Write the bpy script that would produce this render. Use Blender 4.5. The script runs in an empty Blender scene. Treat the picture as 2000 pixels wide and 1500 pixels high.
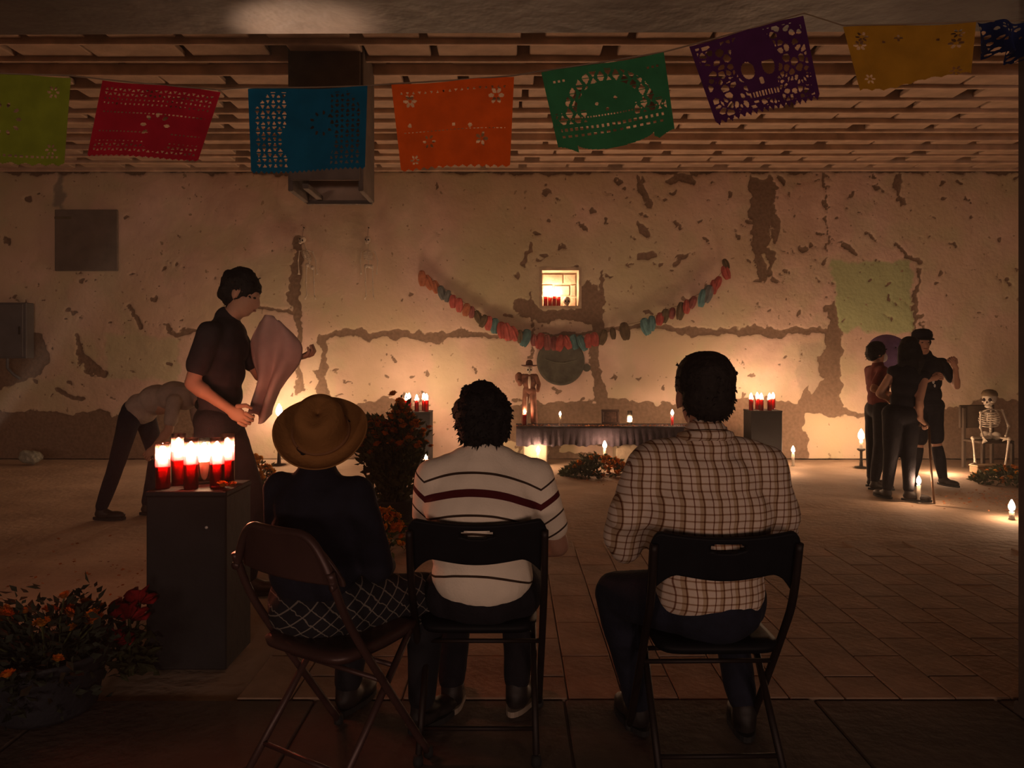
import bpy, math, random
import numpy as np
from mathutils import Vector, Matrix, Euler

random.seed(7)
RNG = np.random.default_rng(7)
SC = bpy.context.scene
COL = SC.collection
PI = math.pi

# ------------------------------------------------------------------ camera
HC, YH, F = 1.31, 695.0, 1500.0          # eye height, horizon row, focal length in pixels of the 2000 px frame
cam_d = bpy.data.cameras.new('camera')
cam_d.sensor_width = 36.0
cam_d.lens = 36.0 * F / 2000.0
cam_d.shift_y = -(750.0 - YH) / 2000.0
cam_d.clip_start = 0.05
cam = bpy.data.objects.new('camera', cam_d)
cam.location = (0, 0, HC)
cam.rotation_euler = (PI / 2, 0, 0)
COL.objects.link(cam)
SC.camera = cam

# ------------------------------------------------------------------ world, lamps, exposure
world = bpy.data.worlds.new('night')
SC.world = world
world.use_nodes = True
bg = world.node_tree.nodes['Background']
bg.inputs['Color'].default_value = (1.0, 0.55, 0.36, 1)
bg.inputs['Strength'].default_value = 0.004

def lamp(name, loc, power, col, radius):
    l = bpy.data.lights.new(name, 'POINT')
    l.energy = power; l.color = col; l.shadow_soft_size = radius
    o = bpy.data.objects.new(name, l); o.location = loc
    COL.objects.link(o)
    return o

WARM = (1.0, 0.60, 0.33)
# added fill lamps behind the photographer, standing in for unseen candles there
for _x in (-4.0, 0.4, 4.5):
    lamp("rear_fill", (_x, -6.5, 1.25), 270, (1.0, 0.63, 0.48), 0.5)
# added spot with no known fixture, put in to brighten a patch of lintel
_s = bpy.data.lights.new('lintel_fill_spot', 'SPOT'); _s.energy = 950; _s.color = (1.0, 0.68, 0.47); _s.spot_size = math.radians(13.5); _s.spot_blend = 1.0; _s.shadow_soft_size = 0.03
_o = bpy.data.objects.new('lintel_fill_spot', _s); _o.location = (-2.05, 2.98, 1.0); COL.objects.link(_o)
_o.rotation_euler = (Vector((-0.74, 2.715, 2.485)) - _o.location).to_track_quat('-Z', 'Y').to_euler()
# thin incense smoke in the air
_v = world.node_tree.nodes.new('ShaderNodeVolumeScatter'); _v.inputs['Color'].default_value = (1, 0.95, 0.9, 1); _v.inputs['Density'].default_value = 0.005; _v.inputs['Anisotropy'].default_value = 0.35
world.node_tree.links.new(_v.outputs[0], [n for n in world.node_tree.nodes if n.type == 'OUTPUT_WORLD'][0].inputs['Volume'])
FLAME_E = 330.0                            # how bright every flame burns
SC.view_settings.view_transform = 'Standard'
SC.view_settings.look = 'None'
SC.view_settings.gamma = 1.0
SC.view_settings.exposure = 0.0
SC.view_settings.use_curve_mapping = False
SC.cycles.use_denoising = True
SC.cycles.max_bounces = 5
SC.cycles.diffuse_bounces = 3
SC.cycles.transparent_max_bounces = 16
SC.cycles.volume_bounces = 0
SC.cycles.use_adaptive_sampling = True
SC.cycles.adaptive_threshold = 0.06
SC.cycles.caustics_reflective = False
SC.cycles.caustics_refractive = False
SC.cycles.sample_clamp_indirect = 2.0

def P(x, y, d):
    """The point of the room that stands at distance d behind the photograph's pixel (x, y)."""
    return Vector(((x - 1000.0) / F * d, d, HC - (y - YH) / F * d))

# ------------------------------------------------------------------ materials
def lin(c):
    return tuple(((v / 255.0 + 0.055) / 1.055) ** 2.4 if v > 10 else v / 255.0 / 12.92 for v in c)

def M(name, col, rough=0.8, var=0.18, scale=9.0, bump=0.0, bscale=None, spec=0.3, metal=0.0, trans=0.0, coords='Object', detail=4):
    m = bpy.data.materials.new(name)
    m.use_nodes = True
    nt = m.node_tree; N = nt.nodes; L = nt.links
    b = N['Principled BSDF']
    tc = N.new('ShaderNodeTexCoord')
    no = N.new('ShaderNodeTexNoise'); no.inputs['Scale'].default_value = scale; no.inputs['Detail'].default_value = detail
    L.new(tc.outputs[coords], no.inputs['Vector'])
    rp = N.new('ShaderNodeValToRGB')
    rp.color_ramp.elements[0].position = 0.3; rp.color_ramp.elements[1].position = 0.7
    rp.color_ramp.elements[0].color = tuple(v * (1 - var) for v in col) + (1,)
    rp.color_ramp.elements[1].color = tuple(min(1, v * (1 + var)) for v in col) + (1,)
    L.new(no.outputs['Fac'], rp.inputs['Fac'])
    L.new(rp.outputs['Color'], b.inputs['Base Color'])
    b.inputs['Roughness'].default_value = rough
    b.inputs['Specular IOR Level'].default_value = spec
    b.inputs['Metallic'].default_value = metal
    if bump:
        n2 = N.new('ShaderNodeTexNoise'); n2.inputs['Scale'].default_value = bscale or scale * 4; n2.inputs['Detail'].default_value = 3
        L.new(tc.outputs[coords], n2.inputs['Vector'])
        bp = N.new('ShaderNodeBump'); bp.inputs['Strength'].default_value = bump; bp.inputs['Distance'].default_value = 0.02
        L.new(n2.outputs['Fac'], bp.inputs['Height']); L.new(bp.outputs['Normal'], b.inputs['Normal'])
    if trans:
        out = [n for n in N if n.type == 'OUTPUT_MATERIAL'][0]
        t = N.new('ShaderNodeBsdfTranslucent'); L.new(rp.outputs['Color'], t.inputs['Color'])
        mx = N.new('ShaderNodeMixShader'); mx.inputs['Fac'].default_value = trans
        L.new(b.outputs[0], mx.inputs[1]); L.new(t.outputs[0], mx.inputs[2]); L.new(mx.outputs[0], out.inputs['Surface'])
    return m

def emit(name, col, strength):
    m = bpy.data.materials.new(name); m.use_nodes = True
    nt = m.node_tree; N = nt.nodes
    N.remove(N['Principled BSDF'])
    out = [n for n in N if n.type == 'OUTPUT_MATERIAL'][0]
    e = N.new('ShaderNodeEmission'); e.inputs['Color'].default_value = col + (1,); e.inputs['Strength'].default_value = strength
    nt.links.new(e.outputs[0], out.inputs['Surface'])
    return m

def glass(name, col, clear=0.5, trans=0.35):
    """Thin tinted glass: clear part, milky part that lets light through, and a gloss."""
    m = bpy.data.materials.new(name); m.use_nodes = True
    nt = m.node_tree; N = nt.nodes; L = nt.links
    N.remove(N['Principled BSDF'])
    out = [n for n in N if n.type == 'OUTPUT_MATERIAL'][0]
    tp = N.new('ShaderNodeBsdfTransparent'); tp.inputs[0].default_value = tuple(min(1, v * 1.0) for v in col) + (1,)
    tl = N.new('ShaderNodeBsdfTranslucent'); tl.inputs[0].default_value = col + (1,)
    gl = N.new('ShaderNodeBsdfGlossy'); gl.inputs['Roughness'].default_value = 0.08; gl.inputs[0].default_value = (1, 1, 1, 1)
    m1 = N.new('ShaderNodeMixShader'); m1.inputs[0].default_value = trans
    L.new(tp.outputs[0], m1.inputs[1]); L.new(tl.outputs[0], m1.inputs[2])
    fr = N.new('ShaderNodeFresnel'); fr.inputs[0].default_value = 1.35
    m2 = N.new('ShaderNodeMixShader'); L.new(fr.outputs[0], m2.inputs[0])
    L.new(m1.outputs[0], m2.inputs[1]); L.new(gl.outputs[0], m2.inputs[2])
    L.new(m2.outputs[0], out.inputs['Surface'])
    return m

# ------------------------------------------------------------------ mesh helpers
class MB:
    """Collects shapes; build() links them as one mesh object."""
    def __init__(s): s.v = []; s.f = []; s.mi = []; s.cur = 0
    def add(s, vs, fs):
        k = len(s.v); s.v += [tuple(v) for v in vs]; s.f += [tuple(i + k for i in f) for f in fs]; s.mi += [s.cur] * len(fs)
        return s
    def box(s, a, b, m=None):
        (x0, y0, z0), (x1, y1, z1) = a, b
        vs = [(x, y, z) for z in (z0, z1) for y in (y0, y1) for x in (x0, x1)]
        if m is not None: vs = [m @ Vector(v) for v in vs]
        return s.add(vs, [(0, 2, 3, 1), (4, 5, 7, 6), (0, 1, 5, 4), (1, 3, 7, 5), (3, 2, 6, 7), (2, 0, 4, 6)])
    def cbox(s, a, b, c, m=None):
        """A box with chamfered edges of width c."""
        x0, y0, z0 = a; x1, y1, z1 = b
        vs = []; idx = {}
        for ix in (0, 1):
            for iy in (0, 1):
                for iz in (0, 1):
                    px, py, pz = (x0, x1)[ix], (y0, y1)[iy], (z0, z1)[iz]
                    sx, sy, sz = (1, -1)[ix] * c, (1, -1)[iy] * c, (1, -1)[iz] * c
                    idx[(ix, iy, iz)] = len(vs)
                    vs += [(px, py + sy, pz + sz), (px + sx, py, pz + sz), (px + sx, py + sy, pz)]
        I = lambda ix, iy, iz, k: idx[(ix, iy, iz)] + k
        fs = []
        for s_ in (0, 1):
            q = [I(s_, 0, 0, 0), I(s_, 1, 0, 0), I(s_, 1, 1, 0), I(s_, 0, 1, 0)]; fs.append(q if s_ else q[::-1])
            q = [I(0, s_, 0, 1), I(1, s_, 0, 1), I(1, s_, 1, 1), I(0, s_, 1, 1)]; fs.append(q[::-1] if s_ else q)
            q = [I(0, 0, s_, 2), I(1, 0, s_, 2), I(1, 1, s_, 2), I(0, 1, s_, 2)]; fs.append(q if s_ else q[::-1])
        for p in (0, 1):
            for q in (0, 1):
                fs.append([I(p, q, 0, 0), I(p, q, 0, 1), I(p, q, 1, 1), I(p, q, 1, 0)])
                fs.append([I(p, 0, q, 0), I(p, 0, q, 2), I(p, 1, q, 2), I(p, 1, q, 0)])
                fs.append([I(0, p, q, 1), I(0, p, q, 2), I(1, p, q, 2), I(1, p, q, 1)])
                for r in (0, 1): pass
        for k in idx.values(): fs.append([k, k + 1, k + 2])
        if m is not None: vs = [m @ Vector(v) for v in vs]
        return s.add(vs, fs)
    def lathe(s, prof, c=(0, 0, 0), n=20, m=None, cap=True, sx=1.0, sy=1.0):
        vs = []; fs = []
        for r, z in prof:
            for i in range(n):
                a = 2 * PI * i / n
                vs.append(Vector((c[0] + r * math.cos(a) * sx, c[1] + r * math.sin(a) * sy, c[2] + z)))
        for j in range(len(prof) - 1):
            for i in range(n):
                fs.append((j * n + i, j * n + (i + 1) % n, (j + 1) * n + (i + 1) % n, (j + 1) * n + i))
        if cap:
            fs.append(tuple(range(n))[::-1]); fs.append(tuple((len(prof) - 1) * n + i for i in range(n)))
        if m is not None: vs = [m @ v for v in vs]
        return s.add(vs, fs)
    def tube(s, pts, r, n=10, closed=False, flat=1.0):
        pts = [Vector(p) for p in pts]
        rs = r if isinstance(r, (list, tuple)) else [r] * len(pts)
        vs = []; fs = []
        up = None
        for k, p in enumerate(pts):
            a = pts[k - 1] if (k > 0 or closed) else p
            b = pts[(k + 1) % len(pts)] if (k < len(pts) - 1 or closed) else p
            t = (b - a).normalized() if (b - a).length > 1e-9 else Vector((0, 0, 1))
            if up is None:
                up = Vector((0, 0, 1)) if abs(t.z) < 0.9 else Vector((0, 1, 0))
            e1 = up - t * up.dot(t)
            if e1.length < 1e-6: e1 = t.orthogonal()
            e1.normalize(); e2 = t.cross(e1); up = e1
            for i in range(n):
                an = 2 * PI * i / n
                vs.append(p + e1 * math.cos(an) * rs[k] + e2 * math.sin(an) * rs[k] * flat)
        m_ = len(pts)
        for k in range(m_ if closed else m_ - 1):
            for i in range(n):
                fs.append((k * n + i, k * n + (i + 1) % n, ((k + 1) % m_) * n + (i + 1) % n, ((k + 1) % m_) * n + i))
        if not closed:
            fs.append(tuple(range(n))[::-1]); fs.append(tuple((m_ - 1) * n + i for i in range(n)))
        return s.add(vs, fs)
    def ell(s, c, r, m=None, nu=16, nv=10):
        c = Vector(c); r = (r, r, r) if not isinstance(r, (tuple, list)) else r
        vs = []; fs = []
        for j in range(1, nv):
            t = PI * j / nv
            for i in range(nu):
                a = 2 * PI * i / nu
                v = Vector((r[0] * math.sin(t) * math.cos(a), r[1] * math.sin(t) * math.sin(a), r[2] * math.cos(t)))
                vs.append(c + (m @ v if m is not None else v))
        vt = Vector((0, 0, r[2])); vs.append(c + (m @ vt if m is not None else vt)); vs.append(c - (m @ vt if m is not None else vt))
        for j in range(nv - 2):
            for i in range(nu):
                fs.append((j * nu + i, (j + 1) * nu + i, (j + 1) * nu + (i + 1) % nu, j * nu + (i + 1) % nu))
        T = (nv - 1) * nu
        for i in range(nu):
            fs.append((T, i, (i + 1) % nu)); fs.append((T + 1, (nv - 2) * nu + (i + 1) % nu, (nv - 2) * nu + i))
        return s.add(vs, fs)
    def cone(s, a, b, ra, rb):
        """A tapered limb piece with round ends."""
        a = Vector(a); b = Vector(b); d = b - a; L = d.length
        if L < 1e-6: return s.ell(a, ra)
        q = d.to_track_quat('Z', 'Y').to_matrix()
        prof = []
        for k in range(1, 6):
            t = PI / 2 * (1 - k / 5.0); prof.append((ra * math.cos(t), -ra * math.sin(t)))
        for k in range(0, 5):
            t = PI / 2 * k / 5.0; prof.append((rb * math.cos(t), L + rb * math.sin(t)))
        n = 14; vs = []; fs = []
        for r, z in prof:
            for i in range(n):
                an = 2 * PI * i / n; vs.append(a + q @ Vector((r * math.cos(an), r * math.sin(an), z)))
        vs.append(a + q @ Vector((0, 0, -ra))); vs.append(a + q @ Vector((0, 0, L + rb)))
        m_ = len(prof)
        for j in range(m_ - 1):
            for i in range(n):
                fs.append((j * n + i, j * n + (i + 1) % n, (j + 1) * n + (i + 1) % n, (j + 1) * n + i))
        for i in range(n):
            fs.append((m_ * n, (i + 1) % n, i)); fs.append((m_ * n + 1, (m_ - 1) * n + i, (m_ - 1) * n + (i + 1) % n))
        return s.add(vs, fs)
    def chain(s, pts, rs):
        for k in range(len(pts) - 1): s.cone(pts[k], pts[k + 1], rs[k], rs[k + 1])
        return s
    def mesh(s, name, mats, smooth=False):
        me = bpy.data.meshes.new(name)
        me.from_pydata([tuple(v) for v in s.v], [], s.f)
        for m in (mats if isinstance(mats, (list, tuple)) else [mats]): me.materials.append(m)
        if len(me.polygons):
            if any(s.mi): me.polygons.foreach_set('material_index', s.mi)
            if smooth: me.polygons.foreach_set('use_smooth', [True] * len(me.polygons))
        me.update()
        return me
    def build(s, name, mats, parent=None, smooth=False):
        return obj(name, s.mesh(name, mats, smooth), parent)

def obj(name, me, parent=None, loc=None, rot=None):
    o = bpy.data.objects.new(name, me); COL.objects.link(o)
    if parent is not None: o.parent = parent
    if loc is not None: o.location = loc
    if rot is not None: o.rotation_euler = rot
    return o

def tag(o, label=None, cat=None, group=None, kind=None):
    if label: o['label'] = label
    if cat: o['category'] = cat
    if group: o['group'] = group
    if kind: o['kind'] = kind
    return o

def thing(name, label, cat, loc=(0, 0, 0), rz=0.0, group=None):
    o = bpy.data.objects.new(name, None); COL.objects.link(o)
    o.location = loc; o.rotation_euler = (0, 0, rz); o.empty_display_size = 0.1
    return tag(o, label, cat, group)

def struct(o): o['kind'] = 'structure'; return o

def fbm(x, y, seed, oct=4, base=1.0):
    """Value noise of two coordinate arrays, about -1..1."""
    r = np.random.default_rng(seed); tot = np.zeros_like(x); amp = 1.0; nrm = 0.0; f = base
    for _ in range(oct):
        g = r.uniform(-1, 1, (256, 256))
        u = x * f + 37.3; v = y * f + 11.7
        i = np.floor(u).astype(int); j = np.floor(v).astype(int); a = u - i; b = v - j
        a = a * a * (3 - 2 * a); b = b * b * (3 - 2 * b)
        q = lambda p, s_: g[p % 256, s_ % 256]
        tot += amp * ((q(i, j) * (1 - a) + q(i + 1, j) * a) * (1 - b) + (q(i, j + 1) * (1 - a) + q(i + 1, j + 1) * a) * b)
        nrm += amp; amp *= 0.5; f *= 2.03
    return tot / nrm * 1.6

_tmp_n = 0
def blob(mb, voxel=0.012, smooth=4, wrinkle=0.0, wscale=9.0, seed=1):
    """Melts overlapping closed shapes into one continuous skin; returns (verts, faces)."""
    me = mb.mesh('melt', [])
    o = bpy.data.objects.new('melt', me); COL.objects.link(o)
    md = o.modifiers.new('r', 'REMESH'); md.mode = 'VOXEL'; md.voxel_size = voxel; md.adaptivity = 0
    if smooth:
        sm = o.modifiers.new('s', 'SMOOTH'); sm.iterations = smooth; sm.factor = 0.5
    dg = bpy.context.evaluated_depsgraph_get()
    ev = o.evaluated_get(dg)
    m2 = ev.to_mesh()
    n = len(m2.vertices)
    v = np.empty(n * 3); m2.vertices.foreach_get('co', v); v = v.reshape(-1, 3)
    if wrinkle:
        nn = np.empty(n * 3); m2.vertices.foreach_get('normal', nn); nn = nn.reshape(-1, 3)
        w = fbm(v[:, 0] + v[:, 1] * 0.7, v[:, 2] * 0.8 + v[:, 1] * 0.5, seed, 3, wscale)
        v = v + nn * (w * wrinkle)[:, None]
    fs = [tuple(p.vertices) for p in m2.polygons]
    ev.to_mesh_clear()
    bpy.data.objects.remove(o); bpy.data.meshes.remove(me)
    return v, fs

def melt(name, mb, mat, parent, voxel=0.012, smooth=4, wrinkle=0.0, wscale=9.0, seed=1, extra=None, extra_mats=()):
    v, fs = blob(mb, voxel, smooth, wrinkle, wscale, seed)
    out = MB(); out.v = [tuple(p) for p in v.tolist()]; out.f = fs; out.mi = [0] * len(fs)
    if extra is not None:
        k = len(out.v); out.v += [tuple(p) for p in extra.v]; out.f += [tuple(i + k for i in f) for f in extra.f]; out.mi += extra.mi
    return out.build(name, [mat] + list(extra_mats), parent, smooth=True)

# ================================================================== THE SETTING
WY = 9.8                    # the painted back wall
CZ = 3.66                   # underside of the joists
K = F / WY                  # pixels per metre on that wall

# ---- back wall: plaster skin over bare masonry, painted and flaking
def wx(px): return (px - 1000.0) / K
def wz(py): return HC - (py - YH) / K

step = 0.02
XS = np.arange(-7.2, 7.2001, step); ZS = np.arange(0.0, 3.7001, step)
GX, GZ = np.meshgrid(XS, ZS)
PX = GX * K + 1000.0; PY = YH - (GZ - HC) * K        # the same points in the units of the sketch of the wall
n1 = fbm(GX, GZ, 3, 5, 2.6); n2 = fbm(GX, GZ, 5, 4, 9.0)
n3 = fbm(GX, GZ, 8, 3, 22.0)
WPX = PX + n2 * 7 + n1 * 6 + n3 * 3; WPY = PY + fbm(GX, GZ, 9, 4, 4.0) * 8 + n2 * 5

def seg_sdf(pts, w):
    """Distance (px) inside a crack along a polyline; w = half width, or one half width per point."""
    best = np.full(PX.shape, -999.0)
    ws = w if isinstance(w, (list, tuple)) else [w] * len(pts)
    for (a, b, wa, wb) in zip(pts[:-1], pts[1:], ws[:-1], ws[1:]):
        dx, dy = b[0] - a[0], b[1] - a[1]; L2 = dx * dx + dy * dy
        t = np.clip(((WPX - a[0]) * dx + (WPY - a[1]) * dy) / L2, 0, 1)
        d = np.hypot(WPX - a[0] - t * dx, WPY - a[1] - t * dy)
        best = np.maximum(best, wa + (wb - wa) * t - d)
    return best

def poly_sdf(pts):
    inside = np.zeros(PX.shape, bool); dist = np.full(PX.shape, 1e9)
    n = len(pts)
    for k in range(n):
        x0, y0 = pts[k]; x1, y1 = pts[(k + 1) % n]
        c = ((y0 > WPY) != (y1 > WPY)) & (WPX < (x1 - x0) * (WPY - y0) / ((y1 - y0) or 1e-9) + x0)
        inside ^= c
        dx, dy = x1 - x0, y1 - y0; L2 = dx * dx + dy * dy or 1e-9
        t = np.clip(((WPX - x0) * dx + (WPY - y0) * dy) / L2, 0, 1)
        dist = np.minimum(dist, np.hypot(WPX - x0 - t * dx, WPY - y0 - t * dy))
    return np.where(inside, dist, -dist)

def rect(x0, y0, x1, y1): return poly_sdf([(x0, y0), (x1, y0), (x1, y1), (x0, y1)])

peel = np.full(PX.shape, -999.0)
def cut(s):
    global peel; peel = np.maximum(peel, s)
# long chases and cracks
cut(seg_sdf([(640, 652), (760, 653), (850, 660), (935, 652), (1010, 655)], [5, 8, 9, 5, 5]))
cut(seg_sdf([(330, 648), (440, 648)], [4, 6])); cut(seg_sdf([(500, 607), (570, 606)], [5, 5]))
cut(seg_sdf([(1045, 652), (1150, 648), (1260, 640), (1360, 650), (1420, 645), (1500, 650), (1610, 645)], [3, 5, 6, 10, 5, 9, 6]))
cut(seg_sdf([(578, 470), (577, 560), (581, 640), (580, 700), (588, 760)], [9, 12, 6, 5, 10]))
cut(seg_sdf([(637, 655), (634, 730), (636, 775)], [8, 5, 15]))
cut(seg_sdf([(1037, 560), (1037, 640), (1036, 705)], [2, 3, 3]))
cut(seg_sdf([(1176, 532), (1172, 590), (1165, 640), (1160, 690), (1163, 740), (1175, 790)], [3, 9, 13, 9, 10, 16]))
cut(seg_sdf([(1010, 585), (1030, 600), (1062, 620), (1110, 612), (1150, 615), (1180, 590)], [7, 20, 10, 9, 16, 8]))
cut(rect(1128, 555, 1168, 612))
cut(poly_sdf([(1466, 345), (1512, 345), (1508, 420), (1500, 500), (1468, 498)]))
cut(seg_sdf([(1506, 420), (1516, 440), (1514, 470)], [6, 9, 4])); cut(seg_sdf([(1478, 500), (1490, 540)], [10, 12]))
cut(seg_sdf([(1508, 495), (1506, 535)], [9, 6]))
cut(poly_sdf([(1606, 592), (1626, 585), (1644, 630), (1648, 700), (1645, 790), (1690, 800), (1690, 806), (1560, 806), (1548, 792), (1570, 768), (1598, 745), (1606, 700), (1612, 650), (1622, 625)]))
cut(seg_sdf([(1755, 345), (1760, 395)], [7, 5])); cut(seg_sdf([(1752, 480), (1768, 505), (1800, 508)], [3, 6, 4]))
cut(seg_sdf([(1798, 520), (1788, 590), (1780, 650)], [3, 5, 3]))
cut(seg_sdf([(1245, 350), (1258, 390)], [5, 11])); cut(seg_sdf([(1240, 430), (1262, 455)], [5, 9])); cut(seg_sdf([(1310, 350), (1345, 352)], 8))
cut(seg_sdf([(1320, 520), (1330, 500), (1350, 495)], [4, 8, 3])); cut(seg_sdf([(1020, 510), (1034, 483)], [6, 6])); cut(seg_sdf([(1090, 490), (1105, 480)], 5))
cut(seg_sdf([(1250, 500), (1278, 503)], [6, 8])); cut(seg_sdf([(1610, 350), (1612, 500), (1616, 520)], [3, 2, 5])); cut(seg_sdf([(1640, 480), (1665, 490)], [5, 7]))
cut(seg_sdf([(250, 600), (275, 640)], [3, 5])); cut(seg_sdf([(150, 655), (165, 700), (200, 728)], [5, 7, 9])); cut(seg_sdf([(120, 765), (160, 775)], 5))
cut(poly_sdf([(-300, 640), (60, 645), (88, 655), (92, 690), (80, 735), (40, 750), (10, 760), (-300, 790)]))
# bare foot of the wall, with islands of plaster left on it
top = 788 + 10 * np.sin(PX / 83.0) * np.sin(PX / 211.0)
top = np.where(PX < 260, 806, top); top = np.where((PX > 1690), 788 + 8 * np.sin(PX / 40.0), top)
skirt = WPY - top
for (a, b, c, d) in ((1574, 808, 1705, 900), (462, 775, 566, 905), (838, 770, 905, 912), (905, 860, 1010, 880), (1020, 857, 1075, 912), (1100, 868, 1330, 890)):
    skirt = np.minimum(skirt, -rect(a, b, c, d))
cut(skirt)
cut(4 - (WPY - 332) * 0.6 + n2 * 3)                     # ragged top under the joists
# flakes
for k in range(620):
    u = random.random()
    if u < 0.5: cx, cy = random.uniform(980, 2000), random.uniform(345, 640)
    elif u < 0.68: cx, cy = random.uniform(560, 1560), random.uniform(700, 785)
    elif u < 0.85: cx, cy = random.uniform(20, 360), random.uniform(520, 800)
    else: cx, cy = random.uniform(-80, 2080), random.uniform(340, 790)
    r = random.choice((1.5, 2, 2, 3, 3, 4, 6, 8)) * random.uniform(0.6, 1.1)
    e = random.uniform(0.35, 1.0); an = random.uniform(0, PI)
    x0 = int((wx(cx - 25) + 7.2) / step); x1 = int((wx(cx + 25) + 7.2) / step) + 2
    z0 = int(wz(cy + 25) / step); z1 = int(wz(cy - 25) / step) + 2
    x0, x1 = max(0, x0), min(len(XS), x1); z0, z1 = max(0, z0), min(len(ZS), z1)
    if x1 <= x0 or z1 <= z0: continue
    sx = WPX[z0:z1, x0:x1] + n2[z0:z1, x0:x1] * 3 - cx; sy = WPY[z0:z1, x0:x1] - cy
    uu = sx * math.cos(an) + sy * math.sin(an); vv = -sx * math.sin(an) + sy * math.cos(an)
    peel[z0:z1, x0:x1] = np.maximum(peel[z0:z1, x0:x1], r - np.hypot(uu, vv / e))
peel = np.clip(peel + n3 * 1.2 + n2 * 0.8, -40, 40)
green = np.zeros(PX.shape)
def soft(s, w): return np.clip(s / w + 0.5, 0, 1)
green = np.maximum(green, soft(rect(1628, 512, 1782, 645), 6) * 1.0)
green = np.maximum(green, soft(poly_sdf([(860, 470), (1010, 440), (1300, 455), (1330, 560), (1240, 640), (1000, 640), (880, 560)]), 60) * 0.42)
green = np.maximum(green, soft(rect(205, 655, 350, 742), 8) * 0.5)
green = np.maximum(green, soft(rect(440, 500, 560, 600), 30) * 0.4)
green = np.maximum(green, soft(poly_sdf([(220, 580), (262, 640), (330, 690), (345, 705), (300, 700), (240, 650)]), 20) * 0.4)
green = np.maximum(green, np.clip(n1 * 0.5, 0, 0.25))
grey = soft(rect(112, 318, 130, 412), 5) * 0.8
grey = np.maximum(grey, soft(rect(1560, 672, 1612, 765), 6) * 0.35)
grey = np.maximum(grey, soft(rect(595, 345, 750, 440), 50) * 0.15)

NX, NZ = len(XS), len(ZS)
NICHE = (wx(1058), wx(1131), wz(598), wz(527))       # x0, x1, z0, z1 of the small lit recess
relief = np.where(peel > 0, 0.0, -0.008) + n2 * 0.002 + n1 * 0.004
verts = np.stack([GX.ravel(), (WY + relief).ravel(), GZ.ravel()], 1)
i = np.arange(NX - 1); j = np.arange(NZ - 1); I, J = np.meshgrid(i, j)
cx = XS[I] + step / 2; cz = ZS[J] + step / 2
keep = ~((cx > NICHE[0]) & (cx < NICHE[1]) & (cz > NICHE[2]) & (cz < NICHE[3]))
a = (J * NX + I)[keep]
quads = np.stack([a, a + 1, a + 1 + NX, a + NX], 1)
me = bpy.data.meshes.new('wall_back')
me.from_pydata(verts.tolist(), [], quads.tolist())
for nm, arr in (('peel', peel), ('green', green), ('grey', grey)):
    at = me.attributes.new(nm, 'FLOAT', 'POINT'); at.data.foreach_set('value', arr.ravel().astype(np.float32))
me.polygons.foreach_set('use_smooth', [True] * len(me.polygons))

def wall_material():
    m = bpy.data.materials.new('flaking_plaster'); m.use_nodes = True
    nt = m.node_tree; N = nt.nodes; L = nt.links
    b = N['Principled BSDF']; b.inputs['Roughness'].default_value = 0.9; b.inputs['Specular IOR Level'].default_value = 0.15
    tc = N.new('ShaderNodeTexCoord')
    def noise(s, d=5): 
        n = N.new('ShaderNodeTexNoise'); n.inputs['Scale'].default_value = s; n.inputs['Detail'].default_value = d; L.new(tc.outputs['Object'], n.inputs['Vector']); return n
    def attr(n_): 
        x = N.new('ShaderNodeAttribute'); x.attribute_name = n_; return x
    def mix(f, c1, c2, t='MIX'):
        x = N.new('ShaderNodeMix'); x.data_type = 'RGBA'; x.blend_type = t
        if isinstance(f, float): x.inputs[0].default_value = f
        else: L.new(f, x.inputs[0])
        for c, k in ((c1, 6), (c2, 7)):
            if isinstance(c, tuple): x.inputs[k].default_value = c + (1,)
            else: L.new(c, x.inputs[k])
        return x.outputs[2]
    def ramp(src, p0, p1, c0=(0, 0, 0), c1=(1, 1, 1)):
        r = N.new('ShaderNodeValToRGB'); r.color_ramp.elements[0].position = p0; r.color_ramp.elements[1].position = p1
        r.color_ramp.elements[0].color = c0 + (1,); r.color_ramp.elements[1].color = c1 + (1,); L.new(src, r.inputs[0]); return r.outputs[0]
    big = noise(0.8, 6); mid = noise(3.5, 6); fine = noise(26, 4); dots = noise(14, 2)
    plaster = ramp(mid.outputs[0], 0.3, 0.72, (0.60, 0.44, 0.355), (0.78, 0.59, 0.485))
    plaster = mix(ramp(big.outputs[0], 0.42, 0.62), plaster, (0.60, 0.485, 0.335))
    plaster = mix(attr('green').outputs['Fac'], plaster, (0.44, 0.50, 0.27))
    plaster = mix(attr('grey').outputs['Fac'], plaster, (0.24, 0.22, 0.19))
    plaster = mix(ramp(dots.outputs[0], 0.68, 0.72), plaster, (0.36, 0.27, 0.18))
    bare = ramp(fine.outputs[0], 0.3, 0.7, (0.185, 0.128, 0.088), (0.265, 0.185, 0.130))
    # crisp edge of the plaster: the field of the flakes, roughened
    ad = N.new('ShaderNodeMath'); ad.operation = 'MULTIPLY_ADD'; L.new(fine.outputs[0], ad.inputs[0]); ad.inputs[1].default_value = 4.0
    sb = N.new('ShaderNodeMath'); sb.operation = 'SUBTRACT'; L.new(attr('peel').outputs['Fac'], sb.inputs[0]); sb.inputs[1].default_value = 2.0
    L.new(sb.outputs[0], ad.inputs[2])
    mr = N.new('ShaderNodeMapRange'); L.new(ad.outputs[0], mr.inputs[0]); mr.inputs[1].default_value = -0.6; mr.inputs[2].default_value = 0.8
    L.new(mix(mr.outputs[0], plaster, bare), b.inputs['Base Color'])
    bp = N.new('ShaderNodeBump'); bp.inputs['Strength'].default_value = 0.35; bp.inputs['Distance'].default_value = 0.015
    L.new(fine.outputs[0], bp.inputs['Height']); L.new(bp.outputs[0], b.inputs['Normal'])
    return m
MW = wall_material()
me.materials.append(MW)
wall_back = struct(obj('wall_back', me))

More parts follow.
